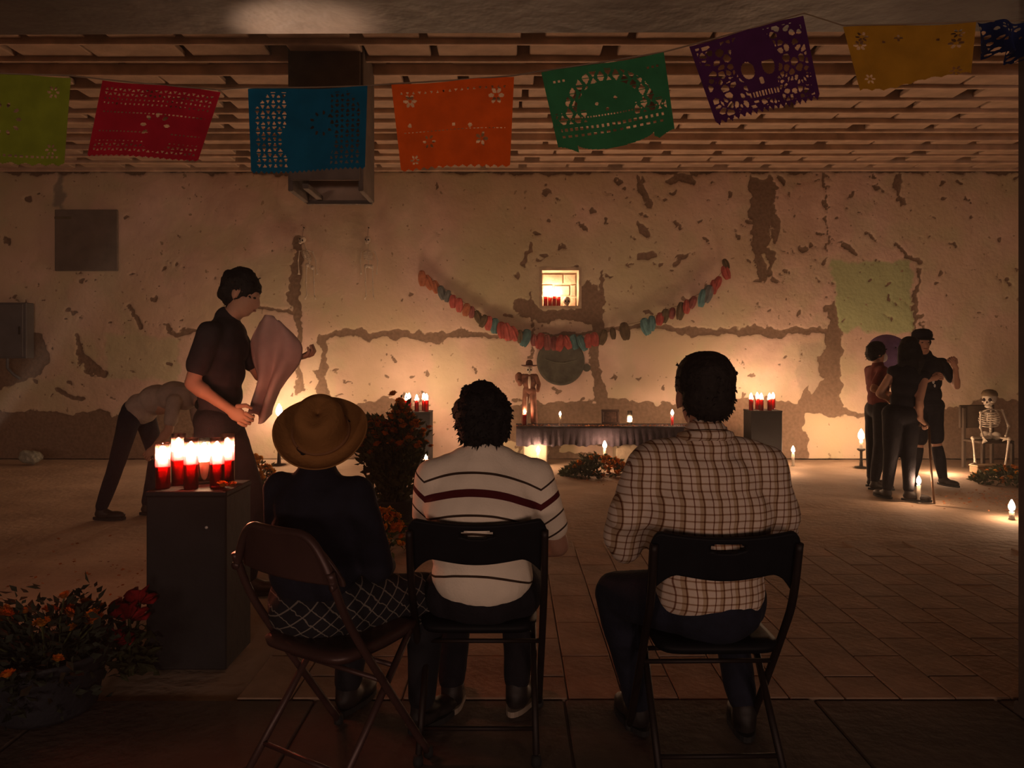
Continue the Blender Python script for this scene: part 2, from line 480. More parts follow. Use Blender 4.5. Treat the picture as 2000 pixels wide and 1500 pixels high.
m_plain = M('old_plaster', (0.46, 0.36, 0.27), 0.9, 0.25, 1.6, 0.3, 12)
for side, x in (('left', -7.2), ('right', 7.2)):
    s = -1 if side == 'left' else 1
    mb = MB().box((x, 2.5, 0), (x + s * 0.3, 9.8, 4.1)); struct(mb.build('wall_' + side, m_plain))

# ---- ceiling: slabs laid on joists
m_joist = M('joist_wood', (0.60, 0.44, 0.33), 0.75, 0.25, 5, 0.2)
m_slab = M('ceiling_slab', (0.50, 0.37, 0.28), 0.85, 0.22, 4, 0.25)
m_dark = M('dark_roof', (0.05, 0.033, 0.024), 0.95, 0.3, 3)  # near-black backing that shows through the gaps between slabs
ceil = struct(MB().box((-7.3, 2.6, CZ + 0.24), (7.3, 9.95, CZ + 0.34)).build('ceiling', m_dark))
jy = 4.80; joists = []
while jy < 9.80:
    joists.append(jy); jy += 0.333 + random.uniform(-0.012, 0.012)
jm = [MB().cbox((-7.2, -w / 2, 0), (7.2, w / 2, h), 0.008).mesh('joist', m_joist) for w, h in ((0.035, 0.13), (0.042, 0.14), (0.05, 0.12))]
for y in joists:
    o = obj('joist', random.choice(jm), ceil, (0, y, CZ + random.uniform(-0.01, 0.01)), (0, random.uniform(-0.0012, 0.0012), 0))
slab_mesh = {}
def slab(w, l):
    k = (round(w, 2), round(l, 2))
    if k not in slab_mesh:
        slab_mesh[k] = MB().cbox((-k[0] / 2, -k[1] / 2, 0), (k[0] / 2, k[1] / 2, 0.05), 0.008).mesh('ceiling_slab', m_slab)
    return slab_mesh[k]
n_slab = 0
for y0, y1 in zip(joists[:-1], joists[1:]):
    rec = random.choice((0.022, 0.026, 0.03, 0.03, 0.05, 0.085))
    half = min(7.1, (y1 + 0.6) * 0.70)
    x = -half + random.uniform(0, 0.3)
    while x < half:
        w = random.choice((0.42, 0.5, 0.56, 0.62, 0.7))
        if n_slab < 300:
            obj('ceiling_slab', slab(w, 0.29), ceil, (x + w / 2, (y0 + y1) / 2, CZ + rec + random.uniform(0, 0.010)), (random.uniform(-0.015, 0.015), random.uniform(-0.01, 0.01), 0))
            n_slab += 1
        x += w + random.choice((0.03, 0.06, 0.10, 0.13, 0.18))

# ---- lintel and pillar of the portico the photograph is taken from
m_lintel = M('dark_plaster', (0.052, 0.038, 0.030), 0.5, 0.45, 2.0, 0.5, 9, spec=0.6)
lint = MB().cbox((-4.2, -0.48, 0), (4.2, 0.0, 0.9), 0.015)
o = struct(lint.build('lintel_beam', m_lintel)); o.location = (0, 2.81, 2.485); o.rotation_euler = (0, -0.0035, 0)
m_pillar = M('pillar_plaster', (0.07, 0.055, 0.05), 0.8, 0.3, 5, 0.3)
pil = MB().cbox((1.845, 2.34, 0), (2.45, 2.81, 2.47), 0.012).cbox((1.835, 2.33, 0), (2.46, 2.82, 0.05), 0.01)
struct(pil.build('pillar', m_pillar))

# ---- floor of the room: swept earth and old pavers
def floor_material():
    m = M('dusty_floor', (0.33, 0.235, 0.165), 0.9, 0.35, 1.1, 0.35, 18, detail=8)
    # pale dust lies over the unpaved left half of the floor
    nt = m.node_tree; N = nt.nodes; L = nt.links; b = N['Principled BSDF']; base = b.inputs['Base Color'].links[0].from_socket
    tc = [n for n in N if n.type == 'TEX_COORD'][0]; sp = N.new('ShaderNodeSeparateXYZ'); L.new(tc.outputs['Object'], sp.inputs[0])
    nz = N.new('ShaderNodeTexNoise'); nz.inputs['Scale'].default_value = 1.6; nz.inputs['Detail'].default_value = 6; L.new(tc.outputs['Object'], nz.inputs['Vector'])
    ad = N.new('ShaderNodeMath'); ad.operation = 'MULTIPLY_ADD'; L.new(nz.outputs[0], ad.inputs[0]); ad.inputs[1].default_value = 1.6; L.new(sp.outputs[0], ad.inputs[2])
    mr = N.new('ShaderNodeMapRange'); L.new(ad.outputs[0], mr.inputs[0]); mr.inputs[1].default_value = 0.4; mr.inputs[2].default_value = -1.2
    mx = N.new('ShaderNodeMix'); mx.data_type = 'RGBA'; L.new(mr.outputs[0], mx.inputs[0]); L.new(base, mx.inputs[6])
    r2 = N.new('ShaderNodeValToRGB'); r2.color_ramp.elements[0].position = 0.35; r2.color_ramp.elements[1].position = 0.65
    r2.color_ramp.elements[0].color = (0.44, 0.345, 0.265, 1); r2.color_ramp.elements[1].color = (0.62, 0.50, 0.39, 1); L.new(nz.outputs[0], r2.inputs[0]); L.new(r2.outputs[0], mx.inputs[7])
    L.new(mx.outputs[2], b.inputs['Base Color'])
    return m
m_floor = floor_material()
st = 0.07
fx = np.arange(-7.2, 7.2001, st); fy = np.arange(2.93, 9.9001, st)
FX, FY = np.meshgrid(fx, fy)
drift = fbm(FX * 0.45, FY, 21, 4, 1.0); rough = fbm(FX, FY, 22, 3, 5.0)
onpave = 1 / (1 + np.exp(-(FX + 1.0) * 6)) * 1 / (1 + np.exp((FY - 5.4) * 6))
FZ = (drift * 0.012 + rough * 0.004) * (1 - onpave) - 0.010 - 0.003 * onpave
vs = np.stack([FX.ravel(), FY.ravel(), FZ.ravel()], 1)
n, mrows = len(fx), len(fy)
I, J = np.meshgrid(np.arange(n - 1), np.arange(mrows - 1)); a = (J * n + I).ravel()
me = bpy.data.meshes.new('floor'); me.from_pydata(vs.tolist(), [], np.stack([a, a + 1, a + 1 + n, a + n], 1).tolist())
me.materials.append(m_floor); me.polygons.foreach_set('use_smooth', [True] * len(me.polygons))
floor = struct(obj('floor', me))
pm = [M('paver_%s' % k, c, 0.85, 0.25, 4, 0.3, 25) for k, c in (('brown', (0.33, 0.235, 0.165)), ('red', (0.34, 0.230, 0.158)), ('grey', (0.32, 0.232, 0.17)))]
paver = [MB().cbox((-0.1035, -0.2065, -0.03), (0.1035, 0.2065, 0.0), 0.004).mesh('paver', q) for q in pm]
for c in range(23):
    for r in range(7):
        x = -0.95 + c * 0.212; y = 3.145 + (r - (c % 2)) * 0.418 + (0.209 if c % 2 else 0.0)
        if y < 3.0 or y > 5.35 - max(0, (x - 2.8)) * 0.4: continue
        obj('paver', random.choice(paver), floor, (x, y, random.uniform(-0.002, 0.0015)), (random.uniform(-0.003, 0.003), random.uniform(-0.004, 0.004), random.uniform(-0.005, 0.005)))
half_paver = [MB().cbox((-0.1035, -0.0985, -0.03), (0.1035, 0.0985, 0.0), 0.004).mesh('paver', q) for q in pm]
for c in range(1, 23, 2): obj('paver', random.choice(half_paver), floor, (-0.95 + c * 0.212, 3.040, random.uniform(-0.002, 0.0015)))
# threshold and the porch floor in front of it
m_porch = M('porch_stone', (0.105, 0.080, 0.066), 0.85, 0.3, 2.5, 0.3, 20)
porch = struct(MB().box((-7.2, -9.0, -0.2), (7.2, 2.93, -0.012)).build('floor_porch', m_porch))
x = -4.2; k = 0
while x < 4.2:
    w = random.choice((0.7, 0.85, 0.95))
    for (ya, yb) in ((2.33, 2.925), (1.72, 2.318)):
        off = 0.0 if ya > 2 else 0.31
        MB().cbox((x + off + 0.004, ya, -0.05), (x + off + w - 0.004, yb, random.uniform(-0.002, 0.002)), 0.006).build('paving_slab', m_porch, porch)
    x += w

# ================================================================== CANDLES
m_flame = emit('flame', (1.0, 0.59, 0.34), FLAME_E)
m_wick = M('wick', (0.03, 0.02, 0.02), 0.9)
m_wax = M('white_wax', (0.80, 0.72, 0.60), 0.5, 0.08, 20, trans=0.45)
m_redwax = M('red_wax', (0.85, 0.10, 0.11), 0.45, 0.12, 14)
_b = m_redwax.node_tree.nodes['Principled BSDF']; _b.inputs['Subsurface Weight'].default_value = 1.0; _b.inputs['Subsurface Radius'].default_value = (1.0, 0.22, 0.22); _b.inputs['Subsurface Scale'].default_value = 0.06
m_redglass = glass('red_glass', (1.0, 0.20, 0.22), trans=0.5)
m_frost = glass('frosted_glass', (1.0, 0.70, 0.64), trans=0.32)
m_clear = glass('clear_glass', (0.92, 0.90, 0.86), trans=0.18)
m_green = glass('green_glass', (0.45, 0.62, 0.35), trans=0.35)
m_brass = M('dull_brass', (0.40, 0.26, 0.10), 0.4, 0.2, 12, metal=0.7)
m_iron = M('black_iron', (0.04, 0.035, 0.03), 0.55, 0.2, 12, metal=0.5)
_cache = {}
def cached(key, fn):
    if key not in _cache: _cache[key] = fn()
    return _cache[key]
def flame_mesh(s):
    return cached(('flame', s), lambda: MB().lathe([(0.003 * s, 0), (0.0085 * s, 0.005 * s), (0.0115 * s, 0.013 * s), (0.0110 * s, 0.021 * s), (0.0080 * s, 0.030 * s), (0.0042 * s, 0.037 * s), (0.0008 * s, 0.043 * s)], n=9).mesh('flame', m_flame, True))
def put_flame(root, z, s):
    obj('flame', flame_mesh(s), root, (0, 0, z + 0.012), (0, 0, random.uniform(0, 6)))
    obj('wick', cached('wick', lambda: MB().lathe([(0.0015, -0.01), (0.0015, 0.016)], n=6).mesh('wick', m_wick)), root, (0, 0, z))
def jar_candle(loc, h, r, label, group=None, mat=None, wax=None, fill=0.86, s=1.4, name='votive_candle', rim=True):
    """A tall votive: a glass cup, the wax inside it, wick and flame."""
    t = thing(name, label, 'candle', loc, 0, group)
    mat = mat or m_redglass; wax = wax or m_redwax
    def jar():
        mb = MB(); two = mat is m_redglass; zt = h * 0.66 if two else h * 0.5
        mb.lathe([(0.001, 0), (r * 0.92, 0), (r, 0.006), (r, zt)], n=18, cap=False).lathe([(r * 0.93, zt), (r * 0.93, 0.012), (0.001, 0.012)], n=18, cap=False)
        mb.cur = 1 if two else 0
        mb.lathe([(r, zt), (r, h), (r * 0.93, h), (r * 0.93, zt)], n=18, cap=False)
        return mb.mesh('glass_jar', [mat, m_frost] if two else [mat], True)
    obj('glass_jar', cached(('jar', h, r, mat.name), jar), t)
    obj('wax', cached(('wax', h, r, fill, wax.name), lambda: MB().lathe([(r * 0.88, 0.013), (r * 0.90, h * fill * 0.5), (r * 0.90, h * fill), (r * 0.5, h * fill - 0.004)], n=16).mesh('wax', wax, True)), t)
    put_flame(t, h * fill - 0.003, s)
    return t
def stick_candle(loc, h, r, label, group=None, wax=None, s=1.8, name='candle', holder=None):
    t = thing(name, label, 'candle', loc, 0, group)
    wax = wax or m_wax
    z0 = 0.0
    if holder:
        hh, hr, hm = holder
        obj('holder', cached(('holder', hh, hr, hm.name), lambda: MB().lathe([(hr, 0), (hr, 0.006), (hr * 0.3, 0.014), (hr * 0.22, hh * 0.35), (hr * 0.34, hh * 0.42), (hr * 0.2, hh * 0.5), (hr * 0.2, hh * 0.85), (hr * 0.62, hh * 0.93), (hr * 0.62, hh)], n=16).mesh('holder', hm, True)), t)
        z0 = hh - 0.003
    obj('wax', cached(('stick', h, r, z0, wax.name), lambda: MB().lathe([(r * 1.25, z0), (r * 1.05, z0 + 0.01), (r, z0 + h * 0.4), (r * 0.97, z0 + h), (r * 0.4, z0 + h - 0.003)], n=14).mesh('wax', wax, True)), t)
    put_flame(t, z0 + h - 0.003, s)
    return t

# ---- pedestals
m_ped = M('charcoal_paint', (0.018, 0.017, 0.018), 0.75, 0.2, 6, 0.15)
def pedestal(loc, w, dpt, h, label):
    t = thing('pedestal', label, 'pedestal', loc)
    MB().cbox((-w / 2, -dpt / 2, 0.0), (w / 2, dpt / 2, h - 0.02), 0.006).build('body', m_ped, t)
    MB().cbox((-w / 2 - 0.003, -dpt / 2 - 0.003, h - 0.021), (w / 2 + 0.003, dpt / 2 + 0.003, h), 0.004).build('top_board', m_ped, t)
    return t
# near pedestal on the left
Y0 = 3.20; PW, PD, PH = 0.335, 0.30, 0.745
px0 = P(285, 0, Y0).x
ped = pedestal((px0 + PW / 2, Y0 + PD / 2, 0), PW, PD, PH, 'tall dark pedestal in the left foreground carrying the cluster of red candles')
MB().lathe([(0.006, 0), (0.006, 0.003), (0.002, 0.005)], n=10, m=Matrix.Translation((0.085, -PD / 2, PH - 0.15)) @ Matrix.Rotation(PI / 2, 4, 'X')).build('screw_head', M('screw', (0.6, 0.55, 0.5), 0.4, metal=0.5), ped)
cl = [(318, 3.27, 0.195, 'front left'), (349, 3.36, 0.225, 'back left'), (373, 3.27, 0.215, 'front, second'), (424, 3.28, 0.215, 'front third'), (444, 3.37, 0.222, 'back right'), (399, 3.40, 0.20, 'back middle')]
cl_lab = ['shortest red glass candle, leftmost on the near pedestal', 'red glass candle second from left on the near pedestal, in back row',
          'red glass candle third from left on the near pedestal', 'red glass candle second from right on the near pedestal', 'rightmost red glass candle on the near pedestal',
          'cream coloured candle in clear glass between the red ones on the near pedestal']
for (x, d, h, _), lb in zip(cl, cl_lab):
    cream = lb.startswith('cream')
    jar_candle((P(x, 0, d).x, d, PH), h, 0.030, lb, 'candles on the near pedestal', m_clear if cream else m_redglass, m_wax if cream else m_redwax, 0.50, 2.0)
# far pedestals
ped2 = pedestal((P(1492, 0, 9.2).x, 9.25, 0), 0.37, 0.30, 0.66, 'dark pedestal by the back wall right of the man in plaid shirt')
for x, d, lb in ((1467, 9.16, 'leftmost'), (1479, 9.30, 'second from left'), (1487, 9.15, 'middle'), (1503, 9.16, 'second from right'), (1510, 9.3, 'rightmost')):
    jar_candle((P(x, 0, d).x, d, 0.66), 0.155, 0.026, lb + ' red candle on the far right pedestal', 'candles on the far right pedestal', s=1.5)
ped3 = pedestal((P(812, 0, 9.0).x, 9.05, 0), 0.36, 0.30, 0.66, 'dark pedestal by the back wall behind the tall marigold bush')
for x, d, lb in ((794, 8.96, 'leftmost'), (799, 9.10, 'second from left'), (814, 8.97, 'middle'), (828, 9.1, 'second from right'), (833, 8.95, 'rightmost')):
    jar_candle((P(x, 0, d).x, d, 0.66), 0.155, 0.026, lb + ' red candle on the pedestal behind the marigold bush', 'candles on the pedestal behind the bush', s=1.3 if lb == 'middle' else 1.6)
# candle on a stand that glows past the hat
stick_candle((P(545, 0, 9.25).x, 9.25, 0), 0.14, 0.022, 'bright candle on a stand by the wall, half hidden behind the hat', s=3.4, holder=(0.44, 0.08, m_iron))
# candles on the floor
G = 'candles standing on the floor'
stick_candle((P(1050, 0, 9.25).x, 9.05, -0.01), 0.17, 0.016, 'slim white candle on the floor under the left end of the altar bench', G)
stick_candle((P(1181, 0, 8.9).x, 8.9, -0.01), 0.24, 0.016, 'white candle on the floor right behind the marigold heap', G, s=2.0)
jar_candle((P(985, 0, 8.9).x, 8.9, -0.01), 0.11, 0.030, 'small green glass candle nearest the head of the person in striped shirt', G, m_green, m_wax, 0.75, 1.9)
jar_candle((P(1012, 0, 8.8).x, 8.8, -0.01), 0.10, 0.030, 'small green glass candle just left of the altar bench', G, m_green, m_wax, 0.75, 1.7)
jar_candle((P(808, 0, 8.3).x, 8.3, -0.01), 0.20, 0.034, 'red glass candle on the floor at the bush, left of the pair', G, fill=0.9, s=1.3)
jar_candle((P(832, 0, 8.35).x, 8.35, -0.01), 0.20, 0.034, 'red glass candle on the floor at the bush, beside the striped shoulder', G, fill=0.9, s=1.4)
stick_candle((P(1549, 0, 9.2).x, 9.2, -0.01), 0.155, 0.017, 'white candle on the floor right of the far right pedestal', G)
stick_candle((P(1531, 0, 8.7).x, 8.7, -0.01), 0.10, 0.018, 'short candle just above the plaid shoulder, before the far pedestal', G, s=1.6)
stick_candle((P(1682, 0, 9.1).x, 9.1, -0.01), 0.10, 0.020, 'candle burning brightly on an iron candlestick left of the standing trio', G, s=3.0, holder=(0.22, 0.075, m_iron))
stick_candle((P(1783, 0, 7.0).x, 6.9, -0.01), 0.16, 0.017, 'white candle on the floor at the feet of the standing trio', G, s=1.7)
stick_candle((P(1838, 0, 8.6).x, 8.6, -0.01), 0.07, 0.022, 'low candle on the floor between the trio and the sitting skeleton', G, s=2.6)
stick_candle((P(1976, 0, 6.2).x, 6.2, -0.01), 0.06, 0.020, 'low candle on the floor against the right edge by the pillar', G, s=2.1)

# ---- altar bench
m_cloth = M('violet_cloth', (0.038, 0.028, 0.038), 0.9, 0.25, 18, 0.3)
m_block = M('pale_block', (0.30, 0.24, 0.17), 0.9, 0.2, 6, 0.4)
m_petal = M('marigold_petals', (0.30, 0.10, 0.03), 0.8, 0.5, 30)
AX0, AX1, AYF, AYB, AZ = 0.05, 2.55, 9.10, 9.58, 0.475
al = thing('altar_bench', 'low altar bench under dark violet cloth against the back wall', 'bench', ((AX0 + AX1) / 2, (AYF + AYB) / 2, 0))
ox, oy = (AX0 + AX1) / 2, (AYF + AYB) / 2
MB().cbox((AX0 - ox, AYF - oy, AZ - 0.06), (AX1 - ox, AYB - oy, AZ - 0.012), 0.006).build('bench_top', M('bench_wood', (0.2, 0.13, 0.08), 0.7), al)
vs = []; fs = []; nx = 120
for k in range(nx + 1):
    x = AX0 + (AX1 - AX0) * k / nx - ox; w = 0.012 * math.sin(k * 1.7) + 0.006 * math.sin(k * 0.61 + 1)
    dz = 0.225 + 0.012 * math.sin(k * 0.37) + 0.006 * math.sin(k * 1.3)
    vs += [(x, AYB - oy, AZ - 0.008), (x, AYF - oy, AZ - 0.008), (x, AYF - oy - 0.014, AZ - 0.03), (x, AYF - oy - 0.016 + w, AZ - 0.12), (x, AYF - oy - 0.018 + w * 1.6, AZ - dz)]
for k in range(nx):
    for q in range(4): fs.append((k * 5 + q, k * 5 + q + 1, k * 5 + 6 + q, k * 5 + 5 + q))
c = MB().add(vs, fs).build('cloth', m_cloth, al, True)
so = c.modifiers.new('t', 'SOLIDIFY'); so.thickness = 0.004
for x in (0.14, 1.25, 2.3):
    MB().cbox((x - ox, AYF + 0.1 - oy, 0), (x + 0.28 - ox, AYB - 0.03 - oy, AZ - 0.06), 0.01).build('support_block', m_block, al)
mb = MB()
for k in range(520):
    x = random.uniform(AX0, AX1); y = AYF + abs(random.gauss(0, 0.06)) + 0.005; z = AZ + 0.001
    a = random.uniform(0, 6.28); s = random.uniform(0.010, 0.022); u = Vector((math.cos(a), math.sin(a), random.uniform(0.1, 0.9))) * s; v = Vector((-math.sin(a), math.cos(a), random.uniform(-0.1, 0.3))) * s * 0.6
    p = Vector((x, y, z)); mb.add([p, p + u * 0.5 + v, p + u, p + u * 0.5 - v], [(0, 1, 2, 3)])
tag(mb.build('scattered_petals', m_petal), 'brown orange petals strewn along the top of the altar bench', 'petals', kind='stuff')
jar_candle((P(1025, 0, 9.3).x, 9.3, AZ), 0.15, 0.028, 'red glass candle on the altar bench at the foot of the skeleton figurine', 'candles on the altar bench', s=1.0)
stick_candle((P(1094, 0, 9.35).x, 9.35, AZ), 0.10, 0.014, 'slim candle on the altar bench below the round plate', 'candles on the altar bench', s=1.1)
jar_candle((P(1230, 0, 9.3).x, 9.3, AZ), 0.17, 0.030, 'candle burning low in tall clear glass on the altar bench', 'candles on the altar bench', m_clear, m_wax, 0.22, 1.2)
stick_candle((P(1313, 0, 9.3).x, 9.3, AZ), 0.11, 0.016, 'red candle on the altar bench near the head in plaid shirt', 'candles on the altar bench', m_redwax, s=1.5)
m_frame = M('dark_frame', (0.055, 0.03, 0.022), 0.5, 0.2, 10)
fr = thing('picture_frame', 'small dark picture frame standing on the altar bench', 'frame', (P(1193, 0, 9.35).x, 9.38, AZ), 0.0)
mr = Matrix.Rotation(-0.15, 4, 'X')
MB().cbox((-0.11, -0.01, 0), (0.11, 0.01, 0.03), 0.003, mr).cbox((-0.11, -0.01, 0.15), (0.11, 0.01, 0.18), 0.003, mr).cbox((-0.11, -0.01, 0.03), (-0.085, 0.01, 0.15), 0.003, mr).cbox((0.085, -0.01, 0.03), (0.11, 0.01, 0.15), 0.003, mr).build('frame', m_frame, fr)
MB().box((-0.085, -0.002, 0.03), (0.085, 0.004, 0.15), mr).build('picture', M('faded_print', (0.10, 0.055, 0.04), 0.4, 0.6, 30), fr)
MB().box((-0.015, 0.006, 0.0), (0.015, 0.06, 0.008)).build('stand', m_frame, fr)

# ---- lit niche in the wall
x0, x1, z0, z1 = NICHE
m_niche = M('niche_stone', (0.50, 0.40, 0.29), 0.9, 0.3, 7, 0.6, 14)
mb = MB(); DN = 0.34
mb.box((x0 - 0.03, WY - 0.012, z0 - 0.03), (x1 + 0.03, WY + DN, z0 + 0.004)).box((x0 - 0.03, WY - 0.012, z1 - 0.004), (x1 + 0.03, WY + DN, z1 + 0.03))
mb.box((x0 - 0.03, WY - 0.012, z0), (x0 + 0.004, WY + DN, z1)).box((x1 - 0.004, WY - 0.012, z0), (x1 + 0.03, WY + DN, z1)).box((x0, WY + DN - 0.02, z0), (x1, WY + DN, z1))
nic = struct(mb.build('wall_niche', m_niche))
for (a, b, c, d) in ((0.02, 0.25, 0.01, 0.15), (0.26, 0.46, 0.01, 0.13), (0.02, 0.16, 0.165, 0.30), (0.175, 0.38, 0.16, 0.29), (0.39, 0.46, 0.15, 0.3), (0.02, 0.29, 0.315, 0.44), (0.305, 0.46, 0.315, 0.44)):
    MB().cbox((x0 + a, WY + DN - 0.04, z0 + c), (x0 + b, WY + DN - 0.018, z0 + d), 0.008).build('stone', m_niche, nic)
for k, (dx, dy, lb) in enumerate(((0.055, 0.12, 'leftmost'), (0.115, 0.2, 'second from left'), (0.165, 0.10, 'third from left'), (0.225, 0.18, 'rightmost'))):
    jar_candle((x0 + dx, WY + dy, z0 + 0.004), 0.15, 0.027, lb + ' red candle inside the lit wall niche', 'candles in the wall niche', s=1.5)
m_bone = M('bone', (0.58, 0.51, 0.41), 0.6, 0.12, 20)
m_boned = M('bone_hollow', (0.03, 0.02, 0.02), 0.9)
def skull_parts(mb, c, r, m=None):
    """Cranium, cheeks and jaw (slot 0) and the dark sockets (slot 1), facing -y."""
    m = m or Matrix.Identity(3); c = Vector(c)
    mb.cur = 0
    mb.ell(c, (r * 0.80, r * 0.98, r * 0.88), m, 18, 12); mb.ell(c + m @ Vector((0, -r * 0.42, -r * 0.62)), (r * 0.55, r * 0.48, r * 0.45), m, 14, 8)
    mb.ell(c + m @ Vector((0, -r * 0.45, -r * 1.02)), (r * 0.42, r * 0.36, r * 0.26), m, 14, 8)
    for s in (-1, 1): mb.ell(c + m @ Vector((s * r * 0.5, -r * 0.55, -r * 0.42)), (r * 0.22, r * 0.25, r * 0.14), m, 10, 6)
    mb.cur = 1
    for s in (-1, 1): mb.ell(c + m @ Vector((s * r * 0.33, -r * 0.86, -r * 0.18)), (r * 0.22, r * 0.16, r * 0.22), m, 10, 8)
    mb.ell(c + m @ Vector((0, -r * 0.92, -r * 0.52)), (r * 0.09, r * 0.08, r * 0.15), m, 8, 6)
    for k in range(-2, 3): mb.ell(c + m @ Vector((k * r * 0.13, -r * 0.84, -r * 0.83)), (r * 0.015, r * 0.06, r * 0.12), m, 6, 4)
    mb.cur = 0
mb = MB(); skull_parts(mb, (0, 0, 0.075), 0.06)
sk = mb.build('skull_ornament', [m_bone, m_boned], None, True); sk.location = (x0 + 0.325, WY + 0.09, z0 + 0.004)
tag(sk, 'small white skull ornament beside the candles in the wall niche', 'skull')

# ---- things fixed to the wall and ceiling
m_plate = M('dark_green_plate', (0.085, 0.085, 0.065), 0.6, 0.35, 9, 0.2)
pl = thing('round_plate', 'dark round plate fixed on the wall under the paper garland', 'plate', (wx(1095), WY - 0.012, wz(706)))
rot = Matrix.Rotation(PI / 2, 4, 'X')
MB().lathe([(0.30, 0.0), (0.305, 0.02), (0.29, 0.03), (0.27, 0.022), (0.12, 0.016), (0.001, 0.014)], n=48, m=rot).build('disc', m_plate, pl, True)
MB().tube([(-0.2, -0.024, 0.03), (-0.08, -0.021, -0.01), (0.05, -0.02, -0.02), (0.2, -0.024, 0.02)], 0.006, 6).build('crease', M('plate_crease', (0.13, 0.13, 0.10), 0.6), pl)
MB().lathe([(0.05, 0), (0.05, 0.02)], n=16, m=Matrix.Translation((0.33, 0.005, -0.08)) @ rot).build('bracket', m_plate, pl)
m_grey = M('grey_steel', (0.12, 0.12, 0.125), 0.55, 0.15, 6)
m_grey2 = M('grey_brown_board', (0.15, 0.125, 0.105), 0.85, 0.2, 5, 0.2)
wb = thing('wall_cabinet', 'blue grey metal cabinet on the wall at the left edge', 'cabinet', (wx(38), WY - 0.03, wz(700)))
MB().cbox((-0.21, -0.16, 0), (0.21, 0.0, 0.70), 0.01).build('body', m_grey, wb)
MB().cbox((-0.19, -0.172, 0.02), (0.17, -0.155, 0.68), 0.006).build('door', m_grey, wb)
MB().cbox((0.12, -0.185, 0.3), (0.14, -0.17, 0.4), 0.003).build('handle', m_iron, wb)
MB().tube([(-0.08, -0.08, 0.01), (-0.08, -0.08, -0.12), (-0.02, -0.06, -0.2), (0.05, -0.03, -0.26)], 0.018, 8).build('conduit', m_grey, wb)
gp = thing('wall_board', 'square grey brown board on the wall at upper left', 'board', (wx(172), WY - 0.02, wz(530)))
MB().cbox((-0.40, -0.03, 0), (0.40, 0, 0.78), 0.008).build('panel', m_grey2, gp)
MB().cbox((-0.40, -0.034, 0.66), (-0.18, -0.028, 0.69), 0.002).build('label_strip', M('strip', (0.12, 0.10, 0.06), 0.8), gp)
# hood hanging from the ceiling behind the blue banner
m_hood = M('sooty_metal', (0.15, 0.12, 0.10), 0.7, 0.3, 5, 0.2)
hd = thing('vent_hood', 'dark box hood hanging from the ceiling behind the blue banner', 'hood', (P(650, 0, 6.25).x, 6.25, 2.62))
W2, D2, H2 = 0.275, 0.27, 1.12
MB().cbox((-W2, -D2, 0.06), (W2, -D2 + 0.03, H2), 0.006).build('front_panel', m_hood, hd)
MB().cbox((-W2, D2 - 0.03, 0.0), (W2, D2, H2), 0.006).build('back_panel', m_slab, hd)
for s in (-1, 1): MB().cbox((s * W2 - 0.02, -D2 + 0.03, -0.02), (s * W2 + 0.02, D2 - 0.03, H2), 0.006).build('side_panel', m_hood, hd)
MB().cbox((-W2, D2 - 0.05, -0.03), (W2, D2, 0.0), 0.004).cbox((-W2 + 0.09, -D2 + 0.03, 0.0), (-W2 + 0.14, D2 - 0.05, 0.04), 0.004).build('bottom_rail', m_hood, hd)

# ================================================================== PAPER BANNERS
def paper(name, col): return M(name, col, 0.85, 0.14, 14, 0.1, 60, trans=0.42, spec=0.1)
NU, NV = 156, 108
U, V = np.meshgrid((np.arange(NU) + 0.5) / NU, (np.arange(NV) + 0.5) / NV)
ASP = 1.45
def circ(cu, cv, r): return np.hypot((U - cu) * ASP, V - cv) < r
def petals(cu, cv, R, n, r):
    h = np.zeros(U.shape, bool)
    for k in range(n):
        a = 2 * PI * k / n
        uu = (U - cu) * ASP - R * math.cos(a); vv = V - cv - R * math.sin(a)
        p = uu * math.cos(a) + vv * math.sin(a); q = -uu * math.sin(a) + vv * math.cos(a)
        h |= (p / (r * 1.6)) ** 2 + (q / r) ** 2 < 1
    return h
def triangles(reg, nu, nv, fill=0.72):
    a = (U * nu) % 1 - 0.5; b = (V * nv) % 1 - 0.5; up = (np.floor(U * nu) + np.floor(V * nv)) % 2 == 0
    b = np.where(up, b, -b)
    return reg & (b < 0.5 * fill) & (b > -0.5 * fill) & (np.abs(a) < (b + 0.5 * fill) * 0.55 * 1.0 + 0.02) & (np.abs(a) < 0.44)
def cells(reg, n, seed, gap=0.02):
    r = np.random.default_rng(seed); pu = r.random(n) * ASP; pv = r.random(n)
    d = np.stack([np.hypot(U * ASP - a, V - b) for a, b in zip(pu, pv)]); d.sort(axis=0)
    return reg & (d[1] - d[0] > gap * 1.3) & (d[0] < 0.05)
def slits(v0, n, w=0.02, h=0.03): return (np.abs(V - v0) < h / 2) & (((U * n) % 1) < 0.5) & (U > 0.06) & (U < 0.94)
border = (U > 0.04) & (U < 0.96) & (V > 0.05) & (V < 0.93)
def tooth(n, amp): return V > 1 - amp * np.abs(((U * n) % 1) - 0.5) * 2
def corners(R, r): return petals(0.13, 0.17, R, 6, r) | petals(0.87, 0.17, R, 6, r) | petals(0.13, 0.82, R, 6, r) | petals(0.87, 0.82, R, 6, r)
arch = lambda R0, R1, cu=0.5, cv=0.78: (np.hypot((U - cu) * ASP, (V - cv) * 1.0) > R0) & (np.hypot((U - cu) * ASP, V - cv) < R1)
H = {}
H['lime'] = (corners(0.05, 0.014) | petals(0.5, 0.5, 0.16, 10, 0.018) | slits(0.9, 24)) & border
H['red'] = (triangles(border & ((V < 0.3) | (V > 0.78)), 26, 16, 0.5) | petals(0.55, 0.55, 0.14, 8, 0.022) | slits(0.4, 30, h=0.02) | slits(0.66, 30, h=0.02)) & ~arch(0, 0.16, 0.6, 0.75)
